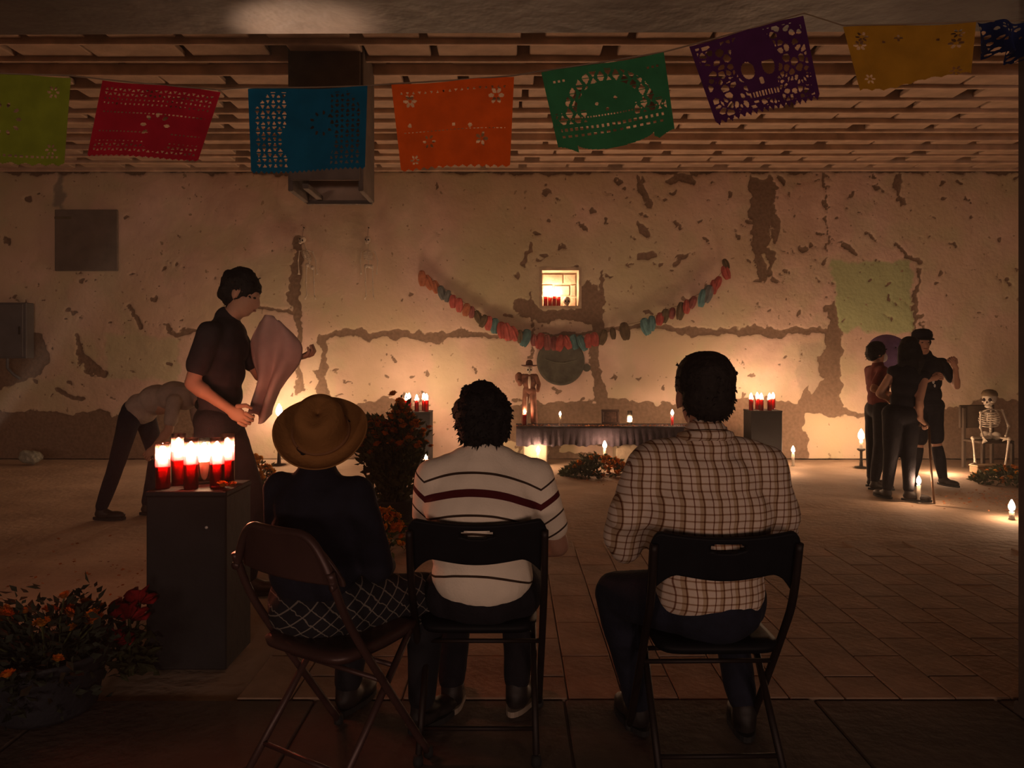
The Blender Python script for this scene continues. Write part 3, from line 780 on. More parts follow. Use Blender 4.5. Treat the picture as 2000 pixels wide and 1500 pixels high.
lat = border & ((U < 0.32) | (U > 0.70)) & arch(0.34, 0.75, 0.5, 0.62)
H['blue'] = triangles(lat, 22, 16, 0.66) | (petals(0.62, 0.42, 0.13, 9, 0.015) & border)
H['orange'] = (petals(0.14, 0.2, 0.05, 6, 0.02) | petals(0.86, 0.2, 0.06, 6, 0.022) | petals(0.28, 0.68, 0.06, 6, 0.014) | petals(0.74, 0.68, 0.05, 5, 0.02) | petals(0.14, 0.88, 0.04, 6, 0.014) | circ(0.5, 0.5, 0.022) | circ(0.64, 0.52, 0.025) | circ(0.12, 0.48, 0.024) | slits(0.56, 30, h=0.014) | triangles(border & (V < 0.14), 20, 14, 0.4)) & border
H['green'] = triangles(border & arch(0.42, 0.56, 0.5, 0.62) & (V < 0.62), 16, 13, 0.86) | triangles(border & (V > 0.52) & (V < 0.66) & (np.abs(U - 0.5) > 0.2), 16, 13, 0.8) | (slits(0.14, 26, h=0.03) & (np.abs(U - 0.5) > 0.33)) | slits(0.72, 22, h=0.035) | slits(0.80, 18, h=0.03) | (slits(0.60, 40, h=0.02)) | (circ(0.4, 0.46, 0.02) | circ(0.56, 0.42, 0.02) | circ(0.48, 0.54, 0.018))
face = ((((U - 0.5) * ASP) / 0.30) ** 2 + ((V - 0.36) / 0.37) ** 2 < 1) | ((np.abs((U - 0.5) * ASP) < 0.21) & (V > 0.55) & (V < 0.84))
eyes = (((((U - 0.405) * ASP) / 0.085) ** 2 + ((V - 0.47) / 0.105) ** 2 < 1)) | (((((U - 0.595) * ASP) / 0.085) ** 2 + ((V - 0.47) / 0.105) ** 2 < 1) & (V > 0.41))
nose = ((((U - 0.5) * ASP) / 0.03) ** 2 + ((V - 0.625) / 0.045) ** 2 < 1)
teeth = (np.abs(V - 0.775) < 0.03) & (np.abs(U - 0.5) < 0.15) & (((U * 34) % 1) < 0.5)
H['purple'] = (cells(border & ~face, 200, 4, 0.016) & (V < 0.94)) | eyes | nose | teeth
H['yellow'] = (corners(0.05, 0.017) | petals(0.1, 0.3, 0.05, 6, 0.02) | petals(0.86, 0.34, 0.06, 6, 0.022) | circ(0.3, 0.26, 0.02) | circ(0.72, 0.25, 0.02) | petals(0.42, 0.2, 0.03, 4, 0.014)) & border
H['navy'] = cells(border, 90, 9, 0.03)
EDGE = {'lime': tooth(9, 0.03), 'red': tooth(20, 0.02), 'blue': tooth(24, 0.03), 'orange': tooth(14, 0.03), 'purple': tooth(18, 0.06), 'yellow': V > 1 - 0.10 * np.clip((U - 0.3) * 3, 0, 1) - 0.03 * np.abs(np.sin(U * 25)), 'navy': V > 0.96 - 0.06 * np.abs(np.sin(U * 9)),
        'green': V > 1 - np.where(np.abs(U - 0.5) < 0.33, 0.0 + 0.10 * (1 - np.sqrt(np.clip(1 - ((U - 0.5) / 0.33) ** 2, 0, 1))), 0.14 * np.abs(np.sin((U - 0.17) * 9)) * 0.6)}
FL = [('lime', (0.17, 0.22, 0.02), [(-120, 140), (138, 150), (128, 325), (-110, 318)], 'lime green cut paper banner at the left edge'),
      ('red', (0.30, 0.010, 0.025), [(200, 157), (430, 178), (381, 312), (169, 305)], 'crimson cut paper banner between the lime and blue ones'),
      ('blue', (0.004, 0.085, 0.18), [(484, 174), (718, 170), (714, 332), (488, 337)], 'blue cut paper banner with lattice cutouts'),
      ('orange', (0.66, 0.10, 0.01), [(764, 166), (1004, 150), (996, 322), (781, 332)], 'bright orange cut paper banner'),
      ('green', (0.03, 0.17, 0.075), [(1057, 141), (1296, 104), (1316, 268), (1093, 303)], 'green cut paper banner with triangle cutouts and scalloped hem'),
      ('purple', (0.06, 0.014, 0.075), [(1346, 91), (1570, 28), (1607, 190), (1400, 247)], 'purple cut paper banner showing a skull'),
      ('yellow', (0.34, 0.18, 0.015), [(1646, 52), (1905, 45), (1886, 160), (1676, 180)], 'yellow cut paper banner near the pillar'),
      ('navy', (0.014, 0.022, 0.09), [(1908, 44), (2045, 40), (2020, 132), (1925, 108)], 'navy blue cut paper banner bunched against the pillar')]
string_pts = []
for name, col, q, lb in FL:
    FD = 2.58
    c = [P(x, y, FD) for x, y in q]
    uu, vv = np.meshgrid(np.linspace(0, 1, NU + 1), np.linspace(0, 1, NV + 1))
    u3 = uu[..., None]; v3 = vv[..., None]
    A = [np.array(p) for p in c]
    pos = A[0] * (1 - u3) * (1 - v3) + A[1] * u3 * (1 - v3) + A[2] * u3 * v3 + A[3] * (1 - u3) * v3
    sd = abs(hash(name)) % 97 if False else len(name) * 7 + ord(name[0])
    amp = 0.05 if name == 'navy' else 0.016
    pos[..., 1] += amp * np.sin(uu * (14 if name == 'navy' else 5) + sd) * (0.3 + vv) + 0.02 * vv * math.sin(sd)
    pos[..., 2] += 0.006 * np.sin(uu * 7 + sd) * (1 - vv) * 0.6
    keep = ~(H[name] | EDGE[name]) | (V < 0.03)
    # drop lone crumbs of paper: keep a cell only when a neighbour stays too
    I, J = np.meshgrid(np.arange(NU), np.arange(NV)); a = (J * (NU + 1) + I)[keep]
    qd = np.stack([a, a + 1, a + NU + 2, a + NU + 1], 1)
    used = np.unique(qd); remap = np.full((NU + 1) * (NV + 1), -1); remap[used] = np.arange(len(used))
    o3 = pos.reshape(-1, 3).mean(axis=0)
    me = bpy.data.meshes.new('paper_banner'); me.from_pydata((pos.reshape(-1, 3)[used] - o3).tolist(), [], remap[qd].tolist())
    me.materials.append(paper('tissue_' + name, col))
    tag(obj('paper_banner', me, None, o3.tolist()), lb, 'banner', 'cut paper banners on the string')
    string_pts += [c[0] + Vector((0, 0.0, 0.004)), (c[0] + c[1]) / 2 + Vector((0, 0, 0.002)), c[1] + Vector((0, 0, 0.004))]
tag(MB().tube(string_pts, 0.0025, 6).build('banner_string', M('twine', (0.2, 0.14, 0.09), 0.9)), 'thin string the cut paper banners hang from', 'string')

# ================================================================== PAPER GARLAND on the wall
gar = thing('paper_garland', 'swag of small coloured paper tufts hanging across the back wall', 'garland', (wx(1100), WY - 0.10, wz(640)))
gc = {'o': (0.55, 0.22, 0.12), 'r': (0.55, 0.14, 0.12), 't': (0.13, 0.28, 0.30), 'k': (0.17, 0.13, 0.08), 'g': (0.20, 0.22, 0.22), 'p': (0.40, 0.15, 0.14)}
gm = {k: M('tuft_' + k, v, 0.85, 0.25, 25, trans=0.35) for k, v in gc.items()}
GP = [(826, 543, 'o', 1.3), (838, 551, 'o', 1.3), (852, 560, 'o', 1.1), (864, 571, 'g', 1.2), (876, 578, 'g', 1.0), (886, 588, 'r', 1.1), (898, 595, 'r', 1.2), (912, 604, 'o', 1.1), (922, 609, 'p', 1.0), (934, 618, 'k', 1.1), (945, 626, 'k', 1.1), (955, 630, 'r', 1.2), (967, 635, 't', 1.3), (980, 643, 'r', 1.4), (990, 646, 'r', 1.5), (1003, 650, 'r', 1.3), (1015, 656, 'k', 1.1), (1027, 658, 't', 1.5), (1042, 663, 'p', 1.0), (1055, 664, 'r', 1.4), (1068, 667, 'p', 1.3), (1082, 669, 'p', 1.2), (1094, 668, 'r', 1.4), (1106, 667, 'r', 1.2), (1120, 666, 't', 1.3), (1135, 668, 't', 1.4), (1148, 664, 'r', 1.2), (1160, 661, 'r', 1.2), (1176, 657, 'k', 1.3), (1195, 650, 'k', 1.0), (1218, 645, 'k', 1.5), (1258, 636, 't', 1.5), (1270, 630, 't', 1.3), (1286, 622, 'r', 1.1), (1296, 616, 'k', 1.2), (1310, 611, 'p', 1.0), (1326, 606, 'k', 1.5), (1338, 598, 'r', 1.2), (1350, 590, 'p', 1.1), (1368, 581, 't', 1.5), (1379, 573, 'g', 1.5), (1390, 560, 'r', 1.2), (1398, 552, 'r', 1.1), (1413, 532, 'r', 1.2), (1413, 516, 'k', 0.9)]
def tuft():
    n = 14; vs = []; fs = []
    prof = [(0.012, 0.055), (0.030, 0.048), (0.046, 0.015), (0.048, -0.02), (0.040, -0.055), (0.030, -0.075)]
    for r, z in prof:
        for k in range(n):
            a = 2 * PI * k / n; q = r * (1.0 if k % 2 else 0.72)
            vs.append((q * math.cos(a), q * math.sin(a) * 0.6, z + (0.008 if k % 2 else 0) * (z < -0.05)))
    for j in range(len(prof) - 1):
        for k in range(n): fs.append((j * n + k, j * n + (k + 1) % n, (j + 1) * n + (k + 1) % n, (j + 1) * n + k))
    return vs, fs
tm = {k: MB().add(*tuft()).mesh('paper_tuft', gm[k]) for k in gm}
GY = WY - 0.10
gpts = []
for x, y, c, s in GP:
    p = Vector((wx(x), GY, wz(y))) - gar.location
    o = obj('paper_tuft', tm[c], gar, p, (random.uniform(-0.2, 0.2), random.uniform(-0.45, 0.45), random.uniform(-0.6, 0.6)))
    o.scale = (s * 1.0, s * 0.7, s * 1.2); gpts.append(p + Vector((0, 0, 0.06)))
MB().tube(gpts, 0.003, 5).build('cord', M('cord', (0.25, 0.18, 0.12), 0.9), gar)

# ================================================================== MARIGOLDS
m_leaf = M('marigold_leaf', (0.050, 0.075, 0.022), 0.75, 0.4, 20, trans=0.25)
m_leafd = M('dark_leaf', (0.060, 0.066, 0.030), 0.8, 0.4, 20, trans=0.2)
m_stem = M('stem', (0.06, 0.07, 0.025), 0.8)
m_mar = [M('marigold_orange', (0.62, 0.19, 0.015), 0.8, 0.35, 30, trans=0.55), M('marigold_amber', (0.60, 0.27, 0.03), 0.8, 0.35, 30, trans=0.55), M('marigold_rust', (0.50, 0.18, 0.03), 0.8, 0.4, 30, trans=0.55)]
m_pot = M('black_nursery_pot', (0.022, 0.024, 0.030), 0.6, 0.3, 8, 0.3)
def flower_vs(R, seed, layers=5, n=11):
    r = random.Random(seed); mb = MB()
    mb.ell((0, 0, R * 0.05), (R * 0.55, R * 0.55, R * 0.42), None, 8, 5)
    for k in range(layers):
        el = 0.05 + 1.2 * k / layers; rad = R * (1.0 - 0.13 * k)
        for q in range(n - k):
            a = 2 * PI * (q + 0.5 * (k % 2)) / (n - k) + r.uniform(-0.15, 0.15)
            d = Vector((math.cos(a) * math.cos(el), math.sin(a) * math.cos(el), math.sin(el))) * rad * r.uniform(0.85, 1.1)
            t = Vector((-math.sin(a), math.cos(a), 0)) * R * 0.30; up = Vector((0, 0, 1)) * R * r.uniform(0.05, 0.2)
            b = d * 0.25
            mb.add([b, d * 0.75 - t + up * 0.3, d + up, d * 0.75 + t + up * 0.3], [(0, 1, 2, 3)])
    return mb
fl_mesh = [flower_vs(0.032, s, 5, 11).mesh('marigold', m_mar[s % 3]) for s in range(6)]
fl_small = [flower_vs(0.030, s, 3, 8).mesh('marigold', m_mar[s % 3]) for s in range(6)]
def put_flower(parent, p, s, small=False, kinds=(0, 1, 2), tilt=0.6):
    ms = [m for k, m in enumerate(fl_small if small else fl_mesh) if k % 3 in kinds]
    o = obj('flower_head', random.choice(ms), parent, p, (random.uniform(-tilt, tilt), random.uniform(-tilt, tilt), random.uniform(0, 6)))
    o.scale = (s, s, s)
def leafmass(n, fn, size, mat, parent, name='foliage'):
    mb = MB()
    for k in range(n):
        p, out = fn()
        L = size * random.uniform(0.6, 1.3); d = (out + Vector((random.gauss(0, 0.6), random.gauss(0, 0.6), random.gauss(0.15, 0.5)))).normalized()
        t = d.orthogonal().normalized(); t.rotate(Matrix.Rotation(random.uniform(0, 6.28), 3, d)); t *= L * 0.26; nrm = d.cross(t).normalized() * L * 0.08
        mb.add([p, p + d * L * 0.4 + t + nrm, p + d * L, p + d * L * 0.4 - t + nrm], [(0, 1, 2, 3)])
    o = mb.build(name, mat, parent); o['kind'] = 'stuff'
    return o

# tall bush in the middle distance
bu = thing('marigold_bush', 'tall dark marigold bush behind the lady in the hat', 'plant', (P(772, 0, 5.8).x, 5.8, 0))
MB().lathe([(0.13, 0), (0.15, 0.02), (0.18, 0.22), (0.19, 0.24), (0.17, 0.24)], n=20).build('pot', m_pot, bu, True)
stems = []; mb = MB()
for k in range(34):
    a = random.uniform(0, 6.28); rr = 0.27 * math.sqrt(random.random()); h = 0.93 - 0.28 * (rr / 0.27) ** 2 + random.uniform(-0.12, 0.04)
    tip = Vector((rr * math.cos(a) * 1.08, rr * math.sin(a), h)); base = Vector((rr * math.cos(a) * 0.4, rr * math.sin(a) * 0.4, 0.2))
    mid = (tip + base) / 2 + Vector((0.03 * math.cos(a), 0.03 * math.sin(a), 0.05)); mb.tube([base, mid, tip], 0.005, 5); stems.append((base, mid, tip))
mb.build('stems', m_stem, bu)
def bush_leaf():
    b, m_, t = random.choice(stems); u = random.random() ** 0.7
    p = b.lerp(m_, u * 2) if u < 0.5 else m_.lerp(t, u * 2 - 1)
    o = Vector((p.x, p.y, 0.1)); return p + Vector((random.gauss(0, 0.03), random.gauss(0, 0.03), random.gauss(0, 0.03))), (o.normalized() if o.length > 0.01 else Vector((0, 0, 1)))
leafmass(3600, bush_leaf, 0.060, m_leafd, bu)
for b, m_, t in stems:
    put_flower(bu, t + Vector((0, 0, 0.01)), random.uniform(1.1, 1.5), kinds=(0, 2))
    put_flower(bu, t + Vector((random.gauss(0, 0.05), random.gauss(-0.02, 0.04), random.gauss(-0.02, 0.03))), random.uniform(0.9, 1.3), kinds=(0, 2))
for k in range(60):
    b, m_, t = random.choice(stems); put_flower(bu, m_.lerp(t, random.uniform(0.6, 0.95)) + Vector((random.gauss(0, 0.06), random.gauss(-0.02, 0.06), 0)), random.uniform(0.7, 1.1), kinds=(2,) if k % 2 else (0,))
# marigolds spilling at the foot of the bush
def heap(name, label, c, rx, ry, h, n_fl, n_leaf, leaf, kinds=(0, 1, 2), fs=1.0, leaf_side=None):
    t = thing(name, label, 'flowers', c)
    def lf():
        a = random.uniform(0, 6.28); r = math.sqrt(random.random())
        x, y = rx * r * math.cos(a), ry * r * math.sin(a)
        if leaf_side and random.random() < 0.6: x = leaf_side * abs(x)
        z = h * max(0, 1 - r * r) * random.uniform(0.2, 0.95)
        return Vector((x, y, z + 0.004)), Vector((math.cos(a), math.sin(a), 0.3))
    leafmass(n_leaf, lf, 0.06, leaf, t)
    for k in range(n_fl):
        a = random.uniform(0, 6.28); r = math.sqrt(random.random()) * 0.95
        x, y = rx * r * math.cos(a), ry * r * math.sin(a)
        if leaf_side and random.random() < 0.65: x = -leaf_side * abs(x)
        put_flower(t, (x, y, max(0.03 * fs, h * (1 - r * r) * random.uniform(0.75, 1.05))), fs * random.uniform(0.8, 1.2), True, kinds, 1.0)
    return t
heap('marigold_heap', 'orange marigolds spilling over the floor at the foot of the tall bush', (P(755, 0, 5.0).x, 5.05, 0), 0.16, 0.22, 0.34, 55, 160, m_leaf, (0, 1), 1.0)
heap('marigold_heap', 'low heap of marigolds and leaves before the altar bench', (P(1168, 0, 8.45).x, 8.45, 0), 0.40, 0.26, 0.24, 70, 900, m_leafd, (0, 2), 1.1, leaf_side=-1)
heap('marigold_heap', 'bright marigolds heaped on the floor left of the hat', (P(505, 0, 7.4).x, 7.4, 0), 0.22, 0.2, 0.34, 60, 300, m_leafd, (0, 1), 1.15)
heap('marigold_heap', 'leafy heap of flowers at the feet of the sitting skeleton', (P(1950, 0, 8.1).x + 0.05, 8.0, 0), 0.36, 0.3, 0.16, 36, 700, m_leafd, (1, 2), 1.0)
h1 = thing('marigold', 'single orange marigold lying beside the red candles on the near pedestal', 'flower', (P(436, 0, 3.24).x, 3.235, PH))
put_flower(h1, (0, 0, 0.022), 0.9, False, (0,), 0.5); put_flower(h1, (0.035, 0.012, 0.02), 0.7, False, (2,), 0.5)

# near plant at the lower left
nb = thing('marigold_plant', 'dark potted marigold plant at the lower left corner', 'plant', (-1.72, 2.84, 0))
MB().lathe([(0.15, 0), (0.17, 0.02), (0.205, 0.20), (0.22, 0.225), (0.19, 0.22), (0.18, 0.19)], n=24).build('pot', m_pot, nb, True)
mb = MB(); st2 = []
for k in range(26):
    a = random.uniform(0, 6.28); rr = 0.30 * math.sqrt(random.random()); h = 0.36 - 0.12 * (rr / 0.3) ** 2 + random.uniform(-0.04, 0.03)
    tip = Vector((rr * math.cos(a), rr * math.sin(a), h)); base = Vector((rr * math.cos(a) * 0.35, rr * math.sin(a) * 0.35, 0.16)); st2.append((base, (base + tip) / 2, tip)); mb.tube([base, (base + tip) / 2 + Vector((0, 0, 0.02)), tip], 0.004, 5)
mb.tube([(0.06, -0.02, 0.2), (0.06, -0.02, 0.33), (0.075, -0.02, 0.42)], 0.003, 5)
mb.build('stems', m_stem, nb)
def nl():
    b, m_, t = random.choice(st2); u = random.random(); p = b.lerp(t, u) * 1.08
    return p + Vector((random.gauss(0, 0.035), random.gauss(0, 0.035), random.gauss(-0.05, 0.06))), Vector((p.x, p.y, 0.05)).normalized()
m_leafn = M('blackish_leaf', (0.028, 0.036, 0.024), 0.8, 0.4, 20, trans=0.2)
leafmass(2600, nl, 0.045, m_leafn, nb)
for k, (b, m_, t) in enumerate(st2): put_flower(nb, t + Vector((0, 0, 0.012)), random.uniform(0.7, 1.15), kinds=(0, 2) if k % 2 else (1, 2))
put_flower(nb, (0.077, -0.02, 0.43), 0.85, kinds=(2,))
m_cox = M('red_velvet_flower', (0.36, 0.015, 0.02), 0.9, 0.3, 30, trans=0.2)
cx_ = thing('cockscomb_plant', 'red cockscomb flowers standing against the near pedestal', 'plant', (P(248, 0, 3.12).x, 3.14, 0))
def comb(mb, c, s):
    n = 26; vs = []; fs = []
    for k in range(n + 1):
        u = k / n; a = (u - 0.5) * 2.6; w = 0.012 * math.sin(k * 2.1)
        for q in range(4):
            v = q / 3.0; R = s * (0.25 + 0.75 * v) * (1 + 0.12 * math.sin(k * 1.3) * v)
            vs.append((c[0] + R * math.sin(a), c[1] + w * v * 2 + 0.02 * math.sin(k * 0.9) * v, c[2] + R * math.cos(a)))
    for k in range(n):
        for q in range(3): fs.append((k * 4 + q, k * 4 + q + 1, k * 4 + 5 + q, k * 4 + 4 + q))
    mb.add(vs, fs)
for c, s in (((0, 0, 0.22), 0.085), ((-0.03, -0.05, 0.14), 0.075), ((0.03, 0.03, 0.28), 0.07), ((-0.05, 0.05, 0.24), 0.06)):
    mb = MB(); comb(mb, c, s); o = mb.build('flower_head', m_cox, cx_, True); so = o.modifiers.new('t', 'SOLIDIFY'); so.thickness = 0.012
mb = MB()
for (x, y, z) in ((0, 0, 0.25), (-0.03, -0.05, 0.17), (0.03, 0.03, 0.31), (-0.05, 0.05, 0.27)): mb.tube([(x * 0.3, y * 0.3, 0), (x, y, z)], 0.006, 6)
mb.build('stems', m_stem, cx_)
leafmass(160, lambda: (Vector((random.gauss(0, 0.04), random.gauss(0, 0.04), random.uniform(0.02, 0.18))), Vector((random.gauss(0, 1), random.gauss(0, 1), 0.2)).normalized()), 0.07, m_leafd, cx_)

# petals trailing over the floor
mb = MB()
for k in range(900):
    if k < 420: x = random.gauss(4.55, 0.42); y = random.gauss(7.0, 0.28)
    elif k < 650: x = random.uniform(-4.5, -1.9); y = random.gauss(4.6, 0.5)
    else: x = random.gauss(1.2, 0.6); y = random.gauss(8.2, 0.2)
    z = 0.004; a = random.uniform(0, 6.28); s = random.uniform(0.012, 0.028)
    u = Vector((math.cos(a), math.sin(a), random.uniform(0.05, 0.5))) * s; v = Vector((-math.sin(a), math.cos(a), 0.1)) * s * 0.5; p = Vector((x, y, z))
    mb.add([p, p + u * 0.5 + v, p + u, p + u * 0.5 - v], [(0, 1, 2, 3)])
tag(mb.build('floor_petals', m_petal), 'dry petals and bits scattered over the earthen floor', 'petals', kind='stuff')

# glass vase on the floor by the pedestal
vz = thing('glass_vase', 'clear glass vase on the floor between near pedestal and lady', 'vase', (P(492, 0, 4.75).x, 4.75, 0))
MB().lathe([(0.001, 0.004), (0.05, 0.004), (0.055, 0.02), (0.045, 0.12), (0.048, 0.3), (0.062, 0.44), (0.058, 0.44), (0.044, 0.3), (0.041, 0.12), (0.048, 0.022), (0.001, 0.018)], n=22, cap=False).build('vessel', m_clear, vz, True)
MB().lathe([(0.038, 0.02), (0.036, 0.12), (0.038, 0.34)], n=16).build('contents', M('dry_flowers', (0.30, 0.17, 0.08), 0.9, 0.5, 40, 0.5), vz)
for k in range(6): put_flower(vz, (random.uniform(-0.03, 0.03), random.uniform(-0.03, 0.03), 0.42 + random.uniform(0, 0.03)), 0.8, True, (1,))
# crumpled bag by the wall
mb = MB().ell((0, 0, 0.08), (0.14, 0.10, 0.085), None, 22, 14)
v, fs = blob(mb, 0.012, 1, 0.022, 14.0, 5)
o = MB().add([tuple(p) for p in v.tolist()], fs).build('plastic_bag', M('pale_plastic', (0.38, 0.40, 0.33), 0.35, 0.25, 10, trans=0.2), None, False); o.location = (P(62, 0, 9.3).x, 9.3, 0.0)
tag(o, 'crumpled pale plastic bag on the floor at the far left wall', 'bag')

# ================================================================== CHAIRS
m_blk = M('black_plastic', (0.006, 0.006, 0.008), 0.6, 0.2, 20, spec=0.15)
m_tube = M('dark_brown_tube', (0.020, 0.013, 0.011), 0.5, 0.2, 10, metal=0.3)
m_brown = M('brown_steel', (0.070, 0.036, 0.031), 0.42, 0.25, 5, metal=0.25, spec=0.5)
m_foot = M('rubber_foot', (0.02, 0.02, 0.02), 0.8)
def smooth_path(pts, n=6):
    """Catmull-Rom through the points."""
    p = [Vector(q) for q in pts]; out = []
    for k in range(len(p) - 1):
        a, b, c, d = p[max(k - 1, 0)], p[k], p[k + 1], p[min(k + 2, len(p) - 1)]
        for i in range(n):
            t = i / n; out.append(0.5 * ((2 * b) + (c - a) * t + (2 * a - 5 * b + 4 * c - d) * t * t + (3 * b - a - 3 * c + d) * t ** 3))
    return out + [p[-1]]
def folding_chair(loc, rz, label, plastic=True, W=0.445):
    t = thing('folding_chair', label, 'chair', loc, rz, 'folding chairs in the front row')
    fm = m_tube if plastic else m_brown; hw = W / 2 - 0.012
    for s in (-1, 1):
        MB().tube(smooth_path([(s * hw, -0.235, 0.70 if not plastic else 0.755), (s * hw, -0.185, 0.58), (s * hw, -0.10, 0.44), (s * hw * 0.985, 0.20, 0.012)]), 0.0125, 10).build('front_leg', fm, t, True)
        MB().tube([(s * (hw - 0.03), 0.14, 0.425), (s * (hw - 0.028), -0.05, 0.20), (s * (hw - 0.026), -0.215, 0.012)], 0.0115, 10).build('rear_leg', fm, t, True)
        for y, x in ((0.2, hw * 0.985), (-0.215, hw - 0.026)):
            MB().lathe([(0.016, 0), (0.017, 0.012), (0.015, 0.03)], (s * x, y, 0.0), 12).build('foot', m_foot, t, True)
    MB().tube([(-hw + 0.03, -0.15, 0.085), (hw - 0.03, -0.15, 0.085)], 0.008, 8).build('crossbar', fm, t, True)
    MB().tube([(-hw + 0.03, 0.065, 0.335), (hw - 0.03, 0.065, 0.335)], 0.008, 8).build('crossbar', fm, t, True)
    MB().tube([(-hw, -0.02, 0.325), (hw, -0.02, 0.325)], 0.008, 8).build('crossbar', fm, t, True)
    # seat: a dished plate with a rolled rim
    vs = []; fs = []; n = 18; m_ = 12
    for j in range(m_ + 1):
        v = j / m_ * 2 - 1
        for i in range(n + 1):
            u = i / n * 2 - 1
            rr = max(abs(u), abs(v)); q = (abs(u) ** 6 + abs(v) ** 6) ** (1 / 6) or 1e-6; f = rr / q
            x = u * f * (hw - 0.02); y = v * f * 0.19 + 0.015; vs.append((x, y, 0.438 - 0.014 * (1 - u * u) * (1 - v * v) - 0.02 * max(0, rr - 0.9) * 10 * 0.6 + (0.012 if v > 0 else 0.0) * v))
    for j in range(m_):
        for i in range(n): fs.append((j * (n + 1) + i, j * (n + 1) + i + 1, (j + 1) * (n + 1) + i + 1, (j + 1) * (n + 1) + i))
    o = MB().add(vs, fs).build('seat', m_blk if plastic else m_brown, t, True); so = o.modifiers.new('t', 'SOLIDIFY'); so.thickness = 0.022
    # backrest
    vs = []; fs = []; n, m_ = 44, 26
    mask = []
    for j in range(m_ + 1):
        for i in range(n + 1):
            u = i / n * 2 - 1; v = j / m_
            if plastic:
                top = 0.795 - 0.020 * (1 - abs(u) ** 2.2) - 0.05 * max(0, (abs(u) - 0.86) / 0.14) ** 2.5
                bot = 0.655 - 0.012 * math.cos(u * PI * 1.0) - (0.085 * (max(0, abs(u) - 0.62) / 0.38) ** 1.6)
                bulge = 0.030 * (1 - u * u)
            else:
                top = 0.80 - 0.13 * max(0, (abs(u) - 0.45) / 0.55) ** 2.2
                bot = 0.655 + 0.0 * u
                bulge = 0.035 * (1 - u * u)
            z = bot + (top - bot) * v; y = -0.245 - (0.79 - z) * -0.28 - bulge + 0.02
            vs.append((u * (hw + 0.010), y, z))
    for j in range(m_):
        for i in range(n):
            u = (i + 0.5) / n * 2 - 1; v = (j + 0.5) / m_
            if plastic and (abs(u) / 0.215) ** 3 + (abs(v - 0.77) / 0.115) ** 3 < 1: continue
            fs.append((j * (n + 1) + i, j * (n + 1) + i + 1, (j + 1) * (n + 1) + i + 1, (j + 1) * (n + 1) + i))
    o = MB().add(vs, fs).build('backrest', m_blk if plastic else m_brown, t, True); so = o.modifiers.new('t', 'SOLIDIFY'); so.thickness = 0.016 if plastic else 0.01; so.offset = 0
    if not plastic:
        arch = [(-hw, -0.235, 0.66)]
        for k in range(13):
            u = -1 + 2 * k / 12.0; top = 0.80 - 0.13 * max(0, (abs(u) - 0.45) / 0.55) ** 2.2; arch.append((u * hw, -0.245 - 0.030 * (1 - u * u) + 0.02, top))
        arch.append((hw, -0.235, 0.66))
        MB().tube(smooth_path(arch, 3), 0.013, 10).build('top_rail', m_brown, t, True)
    return t
CH_B = folding_chair((P(931, 0, 2.42).x, 2.675, 0), 0.0, 'black folding chair under the person in the striped shirt', W=0.455)
CH_C = folding_chair((P(1416, 0, 2.27).x, 2.50, 0), 0.02, 'black folding chair under the man in the plaid shirt', W=0.455)
AR = math.radians(-33)
CH_A = folding_chair((-0.555, 2.46, 0), AR, 'brown steel folding chair with arched back under the lady in the hat', plastic=False, W=0.44)

# ================================================================== PEOPLE
SKIN = M('skin', (0.36, 0.19, 0.125), 0.6, 0.1, 12)
SKIN2 = M('skin_tan', (0.42, 0.24, 0.16), 0.6, 0.1, 12)
EYE = M('eye', (0.02, 0.015, 0.012), 0.3); LIP = M('lips', (0.28, 0.10, 0.08), 0.5)
HAIR = M('black_hair', (0.012, 0.010, 0.010), 0.75, 0.3, 60, 0.3, 90, spec=0.2)
V3 = Vector
HAIR2 = M('dark_brown_hair', (0.020, 0.015, 0.013), 0.75, 0.3, 60, 0.3, 90, spec=0.2)
def frame(fwd):
    """Columns: right, forward, up for something that faces fwd."""
    f = V3(fwd).normalized(); r = f.cross(V3((0, 0, 1))).normalized(); u = r.cross(f)
    return Matrix((r, f, u)).transposed()
def head_prims(mb, c, R, s=1.0, nose=True):
    c = V3(c); A = lambda x, y, z: c + R @ V3((x, y, z)) * s
    E = lambda p, r: mb.ell(A(*p), tuple(q * s for q in r), R)
    E((0, -0.010, 0.025), (0.076, 0.094, 0.085)); E((0, 0.030, -0.035), (0.060, 0.062, 0.078)); E((0, 0.045, -0.088), (0.036, 0.034, 0.026))
    if nose:
        E((0, 0.096, -0.022), (0.012, 0.016, 0.022)); E((0, 0.102, -0.036), (0.016, 0.013, 0.010)); E((0, 0.078, 0.012), (0.050, 0.014, 0.012))
        E((0, 0.086, -0.066), (0.024, 0.010, 0.010))
    for k in (-1, 1): E((k * 0.078, -0.008, -0.015), (0.010, 0.020, 0.030))
def head_extra(ex, c, R, s=1.0):
    c = V3(c)
    for k in (-1, 1):
        ex.cur = 1; ex.ell(c + R @ V3((k * 0.031, 0.080, -0.003)) * s, (0.013 * s, 0.008 * s, 0.006 * s), R, 10, 6)
    ex.cur = 2; ex.ell(c + R @ V3((0, 0.093, -0.066)) * s, (0.022 * s, 0.006 * s, 0.006 * s), R, 10, 6); ex.cur = 0
